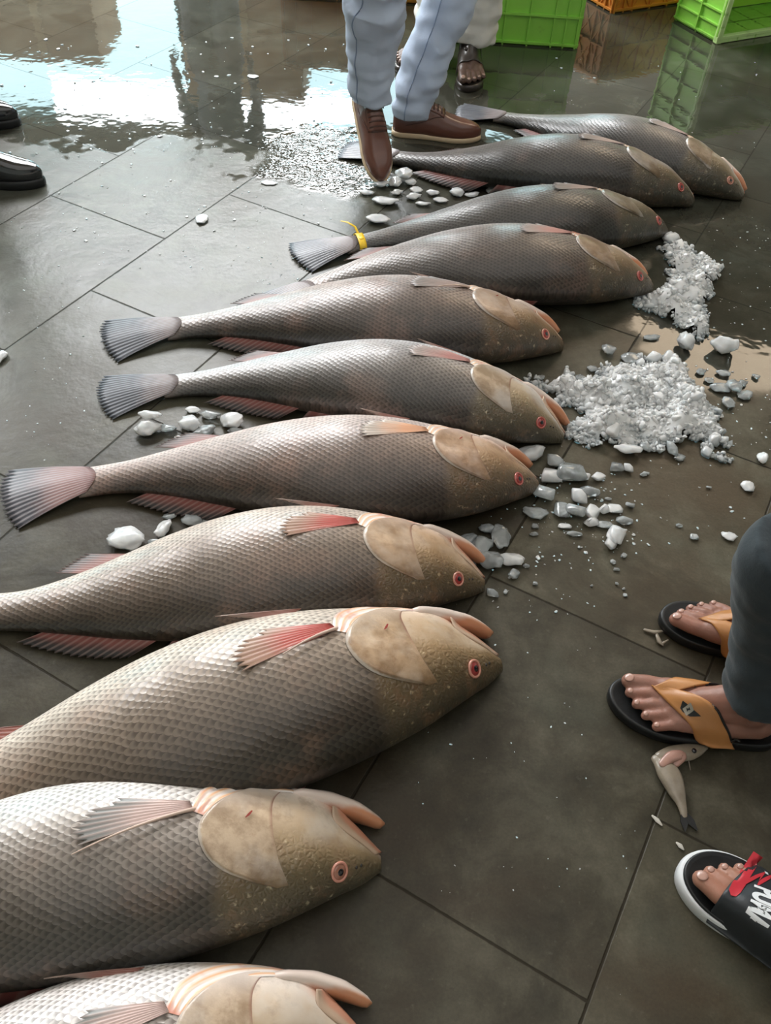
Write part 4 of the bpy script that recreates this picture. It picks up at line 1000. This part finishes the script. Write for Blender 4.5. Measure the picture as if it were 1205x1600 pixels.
def upper_body(root, pelvis, yaw, skin_m, shirt_m, height_scale=1.0, lean=(0, 0), hairy=True, back=0.0):
    """torso, arms and head above the trousers; returns list of skin meshes to join with the feet"""
    T = Matrix.Translation(pelvis) @ Matrix.Rotation(yaw, 4, 'Z'); k = height_scale
    p = lambda x, y, z: T @ Vector((x * k + lean[0] * z, y * k + lean[1] * z, z * k))          # x forward, y left
    mb = MB()
    mb.tube([p(0, 0, -.06), p(0, 0, .10), p(.01, 0, .25), p(0, 0, .40), p(0, 0, .47)], [.150 * k, .140 * k, .155 * k, .150 * k, .09 * k], 20, .72, up=(T.to_3x3() @ Vector((1, 0, 0))))
    skn = MB()
    for s in (1, -1):
        mb.tube([p(0, .10 * s, .44), p(0, .18 * s, .43), p(-.02, .225 * s, .28), p(-.01, .24 * s, .20)], [.065 * k, .062 * k, .054 * k, .056 * k], 14)
        skn.tube([p(-.01, .238 * s, .24), p(-back * .3, .245 * s, .15), p(.06 - back * .8, .25 * s, .02 + back * .2), p(.10 - back * 1.5, .25 * s, -.10 + back * .5)], [.042 * k, .040 * k, .034 * k, .026 * k], 14)
        hand_parts(skn, p(.10 - back * 1.5, .25 * s, -.10 + back * .5), T.to_3x3() @ Vector((.35, 0, -1)), T.to_3x3() @ Vector((0, -s, 0)), k)
    skn.tube([p(0, 0, .42), p(.01, 0, .52), p(.025, 0, .60)], [.062 * k, .056 * k, .058 * k], 16)
    hc = p(.03, 0, .68); R3 = T.to_3x3()
    skn.ell(hc, (.098 * k, .075 * k, .115 * k), 22, 16, mat=R3); skn.ell(p(.055, 0, .625), (.062 * k, .055 * k, .06 * k), 18, 12, mat=R3)
    skn.tube([p(.118, 0, .69), p(.138, 0, .660), p(.128, 0, .652)], [.010 * k, .014 * k, .013 * k], 10)
    for s in (1, -1): skn.ell(p(.02, .078 * s, .67), (.018 * k, .009 * k, .030 * k), 10, 8, mat=R3)
    if hairy:
        hm = MB(); hm.ell(p(.012, 0, .705), (.108 * k, .084 * k, .108 * k), 22, 14, mat=R3)
        cut = p(.085, 0, .70); fw = R3 @ Vector((1, 0, 0)); me = hm.mesh('hair')
        bm = bmesh.new(); bm.from_mesh(me); bmesh.ops.bisect_plane(bm, geom=list(bm.verts) + list(bm.edges) + list(bm.faces), plane_co=p(.075, 0, .72), plane_no=R3 @ Vector((1, 0, -.55)), clear_outer=True); bm.to_mesh(me); bm.free()
        link('hair', me, M_HAIR, root)
    link('shirt', fuse(mb, .012, 3), shirt_m, root)
    for s in (1, -1):
        e = MB().ell(p(.112, .032 * s, .695), .0125 * k, 12, 8); eo = e.build('eye', simple('eye_white', (.7, .68, .64), .2) if 'eye_white' not in bpy.data.materials else bpy.data.materials['eye_white'], root)
        MB().ell(p(.1215, .032 * s, .695), .0062 * k, 10, 6).build('iris', M_PUPIL, eo)
    MB().ell(p(.112, 0, .617), (.012 * k, .024 * k, .008 * k), 12, 8, mat=R3).build('lips', M_LIPS, root)
    return skn
def finish_body(root, skn, feet, mat, legs_=(), hip=None, voxel=.008):
    for path in legs_:
        q = [Vector(poly([tuple(p) for p, r_ in path], i_ / 20)) for i_ in range(21)]
        skn.tube([q[0] - Vector((0, 0, .03))] + q, [.026] + [max(.028, poly([(r_,) for p, r_ in path], i_ / 20)[0] - .036) for i_ in range(21)], 14)
    if hip is not None: skn.ell(hip, (.15, .11, .13), 16, 10); skn.tube([hip, hip + Vector((0, 0, .30)), hip + Vector((0, 0, .50))], [.11, .11, .06], 14)
    for T, s in feet:
        f = foot_parts(MB(), s, .30); f.map(lambda v: T @ v); skn.add(f.v, f.f)
    return link('body', fuse(skn, voxel, 3), mat, root)

# ---- person in dark jeans and tan flip-flops, at the right
pA = thing('person', 'person in charcoal jeans and tan leather flip-flops standing at the right edge', 'person', (.72, .80, 0))
def flipflop(T, parent, emblem):
    so = slab(T, soft_outline(SOLE), [(0, .006), (.004, .001), (.014, 0), (.022, .001), (.0245, .005), (.0225, .009)], 'sandal_sole', M_RUB, parent)
    return so
def flip_straps(T, me, parent, so, emblem):
    b = bvh_of(me); zb = .0225
    # two arms from the toe post back to the sides, each a curved band over the instep
    med = drape(b, T, [(.208, .018), (.190, .026), (.165, .042), (.13, .052), (.085, .046)], [(.196, .010), (.172, .010), (.142, .020), (.105, .036), (.065, .044)], .0032, zb, 26, 9, .0032, 'sandal_strap', M_TANL, parent)
    lat, G = drape(b, T, [(.210, .020), (.195, .004), (.170, -.022), (.135, -.047), (.098, -.057)], [(.196, .016), (.170, .012), (.138, -.004), (.100, -.030), (.060, -.050)], .0036, zb, 26, 9, .0032, 'sandal_strap', M_TANL, parent, ret=True)
    for o_, a_ in ((med, [(.196, .010), (.172, .010), (.142, .020), (.105, .036), (.065, .044)]), (lat, [(.196, .016), (.170, .012), (.138, -.004), (.100, -.030), (.060, -.050)])):
        ob = bvh_of(o_.data); MB().tube([on_strap(ob, T, *poly(a_, .12 + .86 * q / 30), .0005) for q in range(31)], .0024, 8).build('strap_edge', M_RUB, o_)
    MB().tube([T @ Vector((.210, .0195, .022)), T @ Vector((.206, .0185, .036)), T @ Vector((.198, .016, .046))], [.0035, .0035, .004], 10).build('toe_post', M_RUB, parent)
    sb = sampler(G, T)
    A = [(.203, .0165), (.178, .006), (.150, -.014), (.115, -.040), (.085, -.053)]; 
    if emblem:
        tri = [(.1275, -.0065), (.088, -.034), (.106, -.041), (.125, -.030)]
        H = strap_hits(lat, T)
        pa = flat_shape(sb, T, [H(*q) for q in ((1066, 1096), (1062, 1108), (1066, 1114), (1077, 1121), (1095, 1121), (1081, 1109))], .0034, 'strap_patch', M_RUB, lat, 4)
        c = Vector(H(1074, 1111)); r_ = .0085
        dm = [tuple(c + Vector(q) * r_) for q in ((1, .15), (-.15, 1), (-1, -.15), (.15, -1))]
        em = flat_shape(sb, T, dm, .0046, 'emblem', M_SILV, lat, 3)
        S = [(-.5, -.1), (-.1, .45), (.05, .1), (.5, .35), (.12, -.5), (-.02, -.12)]
        flat_shape(sb, T, [tuple(c + Vector(q) * r_ * .8) for q in S], .0056, 'emblem_mark', M_RUB, lat, 2)
tipL, heelL = at(948, 1090), at(1198, 1150); hd = math.atan2((tipL - heelL).y, (tipL - heelL).x) + .03
def place(tip, heading, side, toe=.276, z=0): return FT(tip - Vector((math.cos(heading), math.sin(heading), 0)) * toe + Vector((0, 0, z)), heading, side)
TL_ = place(at(946, 1098), hd, -1)
tipR = at(1031, 957); TR_ = place(tipR, math.radians(152), 1)
feetA = []
for T, em, side in ((TL_, True, -1), (TR_, False, 1)):
    so = flipflop(T, pA, em); Tf = T @ Matrix.Translation((0, 0, .0225)); me = make_foot(Tf, 1.0, .30, .0028)
    flip_straps(T, me, pA, so, em); feetA.append((Tf, 1.0)); make_nails(Tf, M_NAIL, pA)
def zpt(px, py, z): return at(px, py, z)
hemL = TL_ @ Vector((.045, 0, .155))
def leg(*a): return [(Vector(p), r_) for p, r_ in a]
ankL = TL_ @ Vector((.045, 0, 0)); ankR = TR_ @ Vector((.045, 0, 0))
kneeL = at(1258, 866, .45); hipL = Vector((.86, .70, .74)); kneeR = ankR + Vector((.06, .0, .47)); hipR = Vector((.92, .87, .78))
LA = leg((ankL + Vector((0, 0, .115)), .060), (at(1214, 985, .26), .066), (kneeL, .078), (kneeL.lerp(hipL, .5), .088), (hipL, .10))
RA = leg((ankR + Vector((0, 0, .115)), .060), (ankR + Vector((.01, 0, .28)), .064), (kneeR, .074), (kneeR.lerp(hipR, .5), .088), (hipR, .10))
link('trousers', legs_mesh(LA, RA, (hipL + hipR) / 2 + Vector((0, 0, .03)), .0065, .007, 1), M_CHAR, pA)
skA = upper_body(pA, (hipL + hipR) / 2 + Vector((0, 0, .10)), math.radians(165), M_SKIN2, M_SHIRT2, back=.25)
finish_body(pA, skA, feetA, M_SKIN2, (LA, RA), (hipL + hipR) / 2, .0032)

# ---- person with the black and white slide, bottom right
pB = thing('person', 'person wearing a black slide with white sole and red stroke, bottom right corner', 'person', (.75, .30, 0))
hB = math.radians(136); TB = place(at(1067, 1342), hB, 1); TB2 = place(at(1067, 1342) + Vector((.34, .10, 0)), math.radians(128), -1)
feetB = []
SL = [(x * 1.0, y * 1.12) for x, y in SOLE]
for T, vis in ((TB, True), (TB2, False)):
    out = soft_outline(SL)
    slab(T, out, [(0, .004), (.004, 0), (.020, -.001), (.028, .001), (.030, .004)], 'slide_sole', M_SWH, pB)
    slab(T, out, [(.027, .0062), (.0335, .0062), (.036, .009), (.0325, .015)], 'footbed', M_RUB, pB)
    Tf = T @ Matrix.Translation((-.004, 0, .033)); me = make_foot(Tf, 1.0, .30, .0028 if vis else .004); feetB.append((Tf, 1.0))
    if vis: make_nails(Tf, M_NAIL, pB)
    st, G = drape(bvh_of(me), T, [(.200, .063), (.208, .040), (.208, .010), (.203, -.025), (.194, -.064)], [(.098, .049), (.100, .036), (.102, .005), (.100, -.025), (.092, -.058)], .005, .020, 30, 22, .004, 'slide_strap', M_SBK, pB, 5, True)
    if not vis: continue
    sb = sampler(G, T)
    H = strap_hits(st, T)
    flat_shape(sb, T, [H(*q) for q in ((1184, 1324), (1199, 1334), (1186, 1351), (1172, 1370), (1164, 1384), (1156, 1396), (1149, 1402), (1141, 1400), (1138, 1391), (1143, 1380), (1158, 1362), (1172, 1342))], .0034, 'red_stroke', M_RED, st, 3)
    flat_shape(sb, T, [H(*q) for q in ((1164, 1376), (1180, 1368), (1196, 1363), (1184, 1379), (1190, 1374), (1204, 1368), (1203, 1374), (1186, 1384), (1182, 1384), (1188, 1370), (1162, 1384))], .0034, 'red_stroke', M_RED, st, 3)
    flat_shape(sb, T, [H(*q) for q in ((1199, 1357), (1204, 1360), (1204, 1365), (1199, 1362))], .0034, 'white_dot', M_PRW, st, 1)
    # lettering, built as flat block letters running down the strap
    cu = bpy.data.curves.new('txt', 'FONT'); cu.body = 'PUMA'; cu.size = .03; cu.align_x = 'CENTER'; cu.space_character = 1.02; cu.offset = .0016
    to = bpy.data.objects.new('txt', cu); C.objects.link(to); tm = bpy.data.meshes.new_from_object(to.evaluated_get(bpy.context.evaluated_depsgraph_get())); bpy.data.objects.remove(to)
    bm = bmesh.new(); bm.from_mesh(tm); bmesh.ops.triangulate(bm, faces=bm.faces); bmesh.ops.subdivide_edges(bm, edges=bm.edges, cuts=2); bmesh.ops.triangulate(bm, faces=bm.faces); bm.verts.index_update()
    pA0, pA1, pU = Vector(H(1199, 1391)), Vector(H(1178, 1446)), Vector(H(1202, 1402)) - Vector(H(1178, 1393))
    rd = (pA1 - pA0); L0 = rd.length; rd.normalize(); ud = Vector((-abs(pU.x), pU.y)).normalized()
    xs_ = [v.co.x for v in bm.verts]; ys_ = [v.co.y for v in bm.verts]; w0, w1, h1 = min(xs_), max(xs_), max(ys_)
    def tp(v): return pA0 + rd * (v.co.x - w0) / (w1 - w0) * L0 * 1.12 + ud * (v.co.y / h1 - .5) * .030
    mb = MB().add([on_strap(sb, T, tp(v).x, tp(v).y, .0036) for v in bm.verts], [tuple(v.index for v in f.verts) for f in bm.faces]); bm.free()
    mb.build('lettering', M_PRW, st)
aB = TB @ Vector((.045, 0, 0)); aB2 = TB2 @ Vector((.045, 0, 0)); hpB = (aB + aB2) / 2 + Vector((.10, -.12, .92))
offB = Vector((.06, .06, 0))
LB = leg((aB + Vector((.0, .0, .13)), .060), (aB + Vector((.03, -.03, .48)), .076), (hpB - offB, .10)); RB = leg((aB2 + Vector((0, 0, .13)), .060), (aB2 + Vector((.03, -.03, .48)), .076), (hpB + offB, .10))
link('trousers', legs_mesh(LB, RB, hpB + Vector((0, 0, .03)), .006, .011, 5), M_BLACKC, pB)
finish_body(pB, upper_body(pB, hpB + Vector((0, 0, .1)), math.radians(132), M_SKIN, M_SHIRT), feetB, M_SKIN, (LB, RB), hpB, .0034)

# ---- shoes
def shoe(T, parent, leather, solem, lacem, L_=.30, chunky=0.0, names=('shoe_upper', 'shoe_sole')):
    xs = np.linspace(0, 1, 34); up = MB(); G = []
    hw = lambda t: interp(t, [0, .03, .1, .3, .5, .68, .8, .9, .96, 1], [.012, .028, .036, .036, .040, .046, .043, .033, .021, .006])
    hh = lambda t: interp(t, [0, .03, .12, .28, .36, .5, .62, .75, .88, .96, 1], [.060, .082, .092, .092, .098, .085, .064, .052, .044, .036, .022]) + chunky * .3
    cy = lambda t: .008 * math.sin(max(0, t - .35) / .65 * PI * .8)
    zb = .019 + chunky
    for t in xs:
        w_, h = hw(t), hh(t); row = []
        for j in range(26):
            a = PI * j / 25; c_, s_ = math.cos(a), math.sin(a)
            e = .62 if t > .6 else .75
            row.append(T @ Vector((t * L_, cy(t) + w_ * math.copysign(abs(c_) ** e, c_) * (1.0 if s_ > .25 else 1.0), zb - .006 + h * s_ ** .72)))
        row += [T @ Vector((t * L_, cy(t) + w_ * q, zb - .006)) for q in (-.6, -.2, .2, .6)]
        G.append(row)
    u = up.grid(G, closed_u=True, cap0=True, cap1=True).build(names[0], leather, parent)
    out = [Vector((t * L_ * 1.02 - .004, cy(t) + hw(t) + .004)) for t in xs] + [Vector((t * L_ * 1.02 - .004, cy(t) - hw(t) - .004)) for t in xs[::-1]]
    so = slab(T, out, [(0, .003), (.003, 0), (.010 + chunky, 0), (.014 + chunky, .002), (.017 + chunky, .006)], names[1], solem, parent)
    # facing with lace rows, tongue and a seam round the vamp
    f_ = lambda t, a: T @ Vector((t * L_, cy(t) + hw(t) * math.copysign(abs(math.cos(a)) ** .62, math.cos(a)), zb - .006 + hh(t) * math.sin(a) ** .72 + .0022))
    MB().grid([[f_(t, PI * (.30 + .40 * j / 10)) for j in range(11)] for t in np.linspace(.33, .57, 12)]).build('lace_facing', leather, u, solid=.003)
    for i in range(5):
        t = .36 + .045 * i; MB().tube([f_(t, PI * q) + Vector((0, 0, .0018)) for q in np.linspace(.36, .64, 9)], .0026, 8).build('lace', lacem, u)
    if lacem is M_LACE:
        for s in (-1, 1):
            c0 = f_(.36, PI * .5) + Vector((0, 0, .006)); d = T.to_3x3() @ Vector((-.004, .025 * s, .004)); e_ = T.to_3x3() @ Vector((.022, .012 * s, -.004))
            MB().tube([c0, c0 + d * .6 + Vector((0, 0, .014)), c0 + d * 1.25 + Vector((0, 0, .004)), c0 + d * .8 + e_ * .6 - Vector((0, 0, .003)), c0], .0022, 8).build('lace', lacem, u)
    MB().tube([f_(t, PI * q) for t, q in [(.15, .06), (.32, .10), (.46, .20), (.55, .30), (.58, .42), (.58, .58), (.55, .70), (.46, .80), (.32, .90), (.15, .94)]], .0012, 6).build('seam', lacem, u)
    return u
# ---- person in pale blue jeans with brown shoes
pC = thing('person', 'person in pale blue jeans and brown lace-up shoes stepping between the fish tails', 'person', (.0, 2.85, 0))
TC1 = FT(at(613, 215) + Vector((.0, .040, 0)), math.radians(-1), -1)
toeC = at(592, 290); hC = math.radians(-72); pit = math.radians(38)
TC2 = Matrix.Translation(toeC) @ Matrix.Rotation(hC, 4, 'Z') @ Matrix.Rotation(pit, 4, 'Y') @ Matrix.Translation((-.30, 0, 0))
TC2 = Matrix.Translation((0, 0, .006)) @ TC2
M_BRS = M_CREAM
shoe(TC1, pC, M_BRL, M_CREAM, M_LACE, .305); shoe(TC2, pC, M_BRL, M_CREAM, M_LACE, .30)
aC1 = TC1 @ Vector((.055, 0, .10)); aC2 = TC2 @ Vector((.05, 0, .10))
k1 = at(722, 60, .42); k1 = aC1 + Vector((.13, .08, .40)); k2 = aC2 + Vector((.03, -.10, .36))
hc = Vector((.16, 3.02, .92)); o_ = Vector((.085, 0, 0))
l1 = leg((aC1 + Vector((.005, 0, -.040)), .064), (aC1 + Vector((.02, .01, .06)), .074), (aC1 + Vector((.075, .04, .22)), .078), (k1, .085), (hc + o_, .105))
l2 = leg((aC2 + Vector((0, -.005, -.020)), .068), (aC2 + Vector((.005, -.02, .10)), .075), (aC2 + Vector((.015, -.05, .22)), .084), (k2, .090), (hc - o_, .108))
jm = legs_mesh(l1, l2, hc + Vector((0, 0, .04)), .0105, .007, 2)
jo = link('jeans', jm, M_DENIM, pC)
M_SEAM = simple('denim_seam', (.24, .30, .42), .8)
def seam(path, side, name='side_seam'):
    b = bvh_of(jm); pts = []
    for i in range(40):
        q = Vector(poly([tuple(p) for p, r_ in path], .02 + .80 * i / 39)); h = b.ray_cast(q, Vector(side))
        if h[0] is not None: pts.append(h[0] + Vector(side) * .0008)
    MB().tube(pts, .0022, 6).build(name, M_SEAM, jo)
seam(l1, (-.35, -.93, 0)); seam(l2, (-.55, -.83, 0))
finish_body(pC, upper_body(pC, hc + Vector((0, 0, .10)), math.radians(-60), M_SKIN, M_SHIRT), [], M_SKIN, (l1, l2), hc)

# ---- person in cream trousers with dark broad sandals
pD = thing('person', 'person in cream white trousers and dark wet sandals behind the blue jeans', 'person', (.12, 3.6, 0))
TD1 = place(at(735, 143), math.radians(-88), -1, .262); TD2 = place(at(622, 112), math.radians(-128), 1, .262)
feetD = []
for T, side in ((TD1, -1), (TD2, 1)):
    slab(T, soft_outline(SOLE), [(0, .004), (.004, 0), (.018, 0), (.024, .003), (.0245, .008)], 'sandal_sole', M_DSAN, pD)
    Tf = T @ Matrix.Translation((0, 0, .024)); me = make_foot(Tf, 1.08, .25, .0034); feetD.append((Tf, 1.08)); make_nails(Tf, M_NAILD, pD, 1.08)
    st, G = drape(bvh_of(me), T, [(.178, .054), (.185, .036), (.182, .010), (.165, -.024), (.145, -.058)], [(.070, .040), (.085, .030), (.092, .004), (.085, -.022), (.070, -.050)], .0035, .022, 22, 14, .004, 'sandal_strap', M_DSAN, pD, 4, True)
    sb = sampler(G, T); q = on_strap(sb, T, .130, .020, .002); MB().ell(q, (.011, .011, .005), 14, 8).build('button', M_DSAN, st)
aD1 = TD1 @ Vector((.045, 0, 0)); aD2 = TD2 @ Vector((.045, 0, 0)); hpD = Vector((.12, 3.72, .94))
LD = leg((aD1 + Vector((.01, .0, .105)), .088), (aD1 + Vector((.02, .01, .3)), .088), (aD1 + Vector((.03, -.02, .5)), .09), (hpD + Vector((.09, 0, 0)), .105)); RD = leg((aD2 + Vector((0, 0, .115)), .082), (aD2 + Vector((.01, 0, .3)), .084), (aD2 + Vector((.0, -.03, .5)), .088), (hpD - Vector((.08, 0, 0)), .105))
link('trousers', legs_mesh(LD, RD, hpD + Vector((0, 0, .04)), .008, .009, 3), M_WHITE, pD)
finish_body(pD, upper_body(pD, hpD + Vector((0, 0, .1)), math.radians(-95), M_SKIND, M_WHITE), feetD, M_SKIND, (LD, RD), hpD, .004)

# ---- person in black shoes at the left edge
pE = thing('person', 'person in shiny black lace shoes at the left edge', 'person', (-1.4, 2.6, 0))
def toe_at(px, py, h, L_=.30): return FT(at(px, py) - Vector((math.cos(h), math.sin(h), 0)) * L_, h, 1)
TE1 = toe_at(70, 290, math.radians(2)); TE2 = toe_at(32, 196, math.radians(6))
for T in (TE1, TE2): shoe(T, pE, M_BLKL, M_RUB, M_BLACKC, .30, .010)
aE1 = TE1 @ Vector((.06, 0, .1)); aE2 = TE2 @ Vector((.06, 0, .1)); hpE = (aE1 + aE2) / 2 + Vector((-.02, 0, .82))
LE = leg((aE1 - Vector((0, 0, .02)), .07), (aE1 + Vector((.03, 0, .38)), .08), (hpE + Vector((0, -.08, 0)), .10)); RE = leg((aE2 - Vector((0, 0, .02)), .07), (aE2 + Vector((.03, 0, .38)), .08), (hpE + Vector((0, .08, 0)), .10))
link('trousers', legs_mesh(LE, RE, hpE + Vector((0, 0, .04)), .006, .011, 4), M_GREYC, pE)
finish_body(pE, upper_body(pE, hpE + Vector((0, 0, .1)), 0.0, M_SKIN, M_SHIRT2), [], M_SKIN, (LE, RE), hpE)

# ---- bystander beyond the frame who shows only as a reflection in the water
pF = thing('person', 'person in grey seen only as a dark reflection in the wet floor at top left', 'person', (-1.28, 5.8, 0))
b0 = Vector((-1.28, 5.8, 0)); TF1 = FT(b0 + Vector((-.10, 0, 0)), math.radians(-90), 1); TF2 = FT(b0 + Vector((.10, 0, 0)), math.radians(-90), 1)
for T in (TF1, TF2): shoe(T, pF, M_BLKL, M_RUB, M_BLACKC, .28, .005)
hpF = b0 + Vector((0, 0, .94))
LF = leg((b0 + Vector((-.10, -.05, .09)), .075), (b0 + Vector((-.10, -.04, .5)), .085), (hpF - Vector((.08, 0, 0)), .105)); RF = leg((b0 + Vector((.10, -.05, .09)), .075), (b0 + Vector((.10, -.04, .5)), .085), (hpF + Vector((.08, 0, 0)), .105))
link('trousers', legs_mesh(LF, RF, hpF + Vector((0, 0, .04)), .006, .012, 6), M_GREYC, pF)
finish_body(pF, upper_body(pF, hpF + Vector((0, 0, .1)), math.radians(-90), M_SKIND, M_GREYC), [], M_SKIND, (LF, RF), hpF)

# ---- stacks of cartons beyond the frame, mirrored in the water
M_CARD = simple('cardboard', (.40, .25, .13), .75, .2, 6); M_TAPE = simple('parcel_tape', (.52, .36, .20), .4)
def carton(c, size, rz, label):
    root = thing('carton', label, 'carton', (c[0], c[1], c[2] - size[2] / 2), 'brown cartons beyond the frame')
    MB().box(c, size, rz).build('box_body', M_CARD, root, smooth=False, bevel=.006)
    MB().box((c[0], c[1], c[2] + size[2] / 2 + .001), (.06, size[1] + .004, .002), rz).build('tape_strip', M_TAPE, root, smooth=False)
    MB().box((c[0], c[1], c[2]), (.06, size[1] + .006, size[2] + .002), rz).build('tape_strip', M_TAPE, root, smooth=False)
LBL = 'brown cardboard carton whose stack is mirrored in the water at top left'
for x0, top_, wd in ((-1.20, 1.38, .84), (-2.62, 1.18, .80)):
    n = 3; hgt_ = top_ / n
    for i in range(n): carton((x0 + .02 * (i % 2), 6.6, hgt_ * (i + .5) + .0005 * i), (wd, .6, hgt_ - .004), 0.02 * (i - 1), LBL)

# ------------------------------------------------------------------ small things
# yellow tie round the tail stem of the third fish
root, P, bv, bd, top = FISH[3]
M_YEL = simple('yellow_plastic', (.80, .52, .02), .4, .1, 60)
ring = []
ts = .955
for j in range(40):
    q = 2 * PI * j / 40; c_, s_ = math.cos(q), math.sin(q); b_ = (bv(ts) if c_ > 0 else bd(ts)) * 1.04; t_ = float(herm(S_, TH, ts)) * 1.1
    ring.append([P(ts + o, b_ * c_, float(herm(S_, TH, ts)) * .95 + t_ * s_ + .0015) + Vector((0, 0, .002)) for o in (-.011, -.004, .004, .011)])
ring.append(ring[0])
tr = thing('plastic_tie', 'yellow plastic strap tied around the tail of the dark grey fish', 'strap', P(ts, 0, 0) * 1.0)
tr.location.z = 0
MB().grid(ring).build('band', M_YEL, tr, solid=.0016)
e0 = P(ts, bv(ts) * .6, float(herm(S_, TH, ts)) * 1.9)
MB().tube([e0, e0 + Vector((-.012, .02, .012)), e0 + Vector((-.035, .035, .016)), e0 + Vector((-.055, .05, .010))], [.004, .004, .0035, .0025], 8, .35).build('loose_end', M_YEL, tr)
MB().box(tuple(P(ts, -bd(ts) * .2, top(ts, -bd(ts) * .2) + .003)), (.016, .014, .008), .4).build('knot', M_YEL, tr, bevel=.003)

# small gutted fish under the flip-flop
M_SMALL = simple('dull_silver_skin', (.27, .225, .17), .35, .35, 60, coat=.5); M_FLESH = simple('pink_flesh', (.42, .235, .185), .35, .25, 50, coat=.5); M_STAIL = simple('black_tail_skin', (.020, .020, .020), .4, .3, 60)
sm = thing('small_fish', 'small torn silver fish with forked black tail beside the tan flip-flop', 'fish', at(1045, 1220))
def strip(pxs, zs, name, mat, flat=.55, **kw):
    """body lying on the floor: (px, py, half width in px)"""
    pts = []; rad = []
    for (x, y, w_), z in zip(pxs, zs): p = at(x, y); pts.append(Vector((p.x, p.y, z))); rad.append(w_ * px_size(p))
    n = 24; ps, rs = [], []
    for i in range(n + 1):
        q = poly([(*p, r_) for p, r_ in zip(pts, rad)], i / n); ps.append(q[:3]); rs.append(q[3])
    return MB().tube(ps, rs, 16, flat, up=(0, 0, 1)).build(name, mat, sm)
strip([(1024, 1192, 9), (1036, 1205, 17), (1046, 1222, 18), (1055, 1242, 14), (1063, 1260, 8), (1068, 1276, 5.5)], [.012, .013, .013, .011, .008, .005], 'body', M_SMALL)
strip([(1030, 1188, 10), (1048, 1183, 13), (1068, 1181, 14), (1084, 1177, 11), (1098, 1171, 6)], [.012, .013, .013, .012, .010], 'head', M_SMALL, .5)
strip([(1030, 1202, 6), (1044, 1191, 9), (1060, 1189, 8), (1052, 1200, 6)], [.022, .022, .021, .019], 'flesh', M_FLESH, .4)
for a in ((1070, 1300), (1089, 1299)):
    r0 = at(1066, 1270); r1 = at(1072, 1277) if a[0] > 1080 else at(1068, 1279); tip = at(*a); dd = (tip - r0).normalized(); sd = Vector((-dd.y, dd.x, 0)); mid_ = r0.lerp(tip, .55)
    MB().add([(p_.x, p_.y, z_) for p_, z_ in ((r0 + sd * .003, .007), (mid_ + sd * .0065, .005), (tip + sd * .001, .003), (tip - sd * .001, .003), (mid_ - sd * .0065, .005), (r0 - sd * .003, .007))], [(0, 1, 2, 3, 4, 5)]).build('tail_fin', M_STAIL, sm, solid=.0015, smooth=False)
e = at(1085, 1173, .02); MB().ell(e, (.0045, .0045, .003), 12, 8).build('eye', M_PUPIL, sm)
MB().tube([at(1076, 1187, .012), at(1079, 1203, .006)], [.0012, .0006], 6).build('barbel', M_SMALL, sm)
# scraps
sp1 = MB().tube([at(1008, 984, .004), at(1022, 988, .006), at(1036, 986, .004)], [.003, .0045, .002], 10, .6).tube([at(1026, 990, .004), at(1030, 1002, .006), at(1036, 1008, .004)], [.003, .005, .002], 10, .6).tube([at(1034, 1006, .004), at(1044, 1000, .004)], [.003, .0015], 8, .6)
tag(sp1.build('fish_scrap', M_SMALL), 'tiny pale fish scrap on the floor beside the farther flip-flop', 'fish scrap')
for a, b, lb in (((1020, 1275), (1034, 1289), 'white fish scale sliver on the tile joint left of the black tail'), ((1058, 1317), (1068, 1327), 'white fish scale sliver just above the black slide')):
    p, q = at(*a, .003), at(*b, .003); tag(MB().tube([p, (p + q) / 2 + Vector((0, 0, .001)), q], [.002, .0042, .0016], 10, .35, up=(0, 0, 1)).build('scale_sliver', simple('pale_scale', (.55, .52, .46), .35, .15, 60)), lb, 'fish scale')
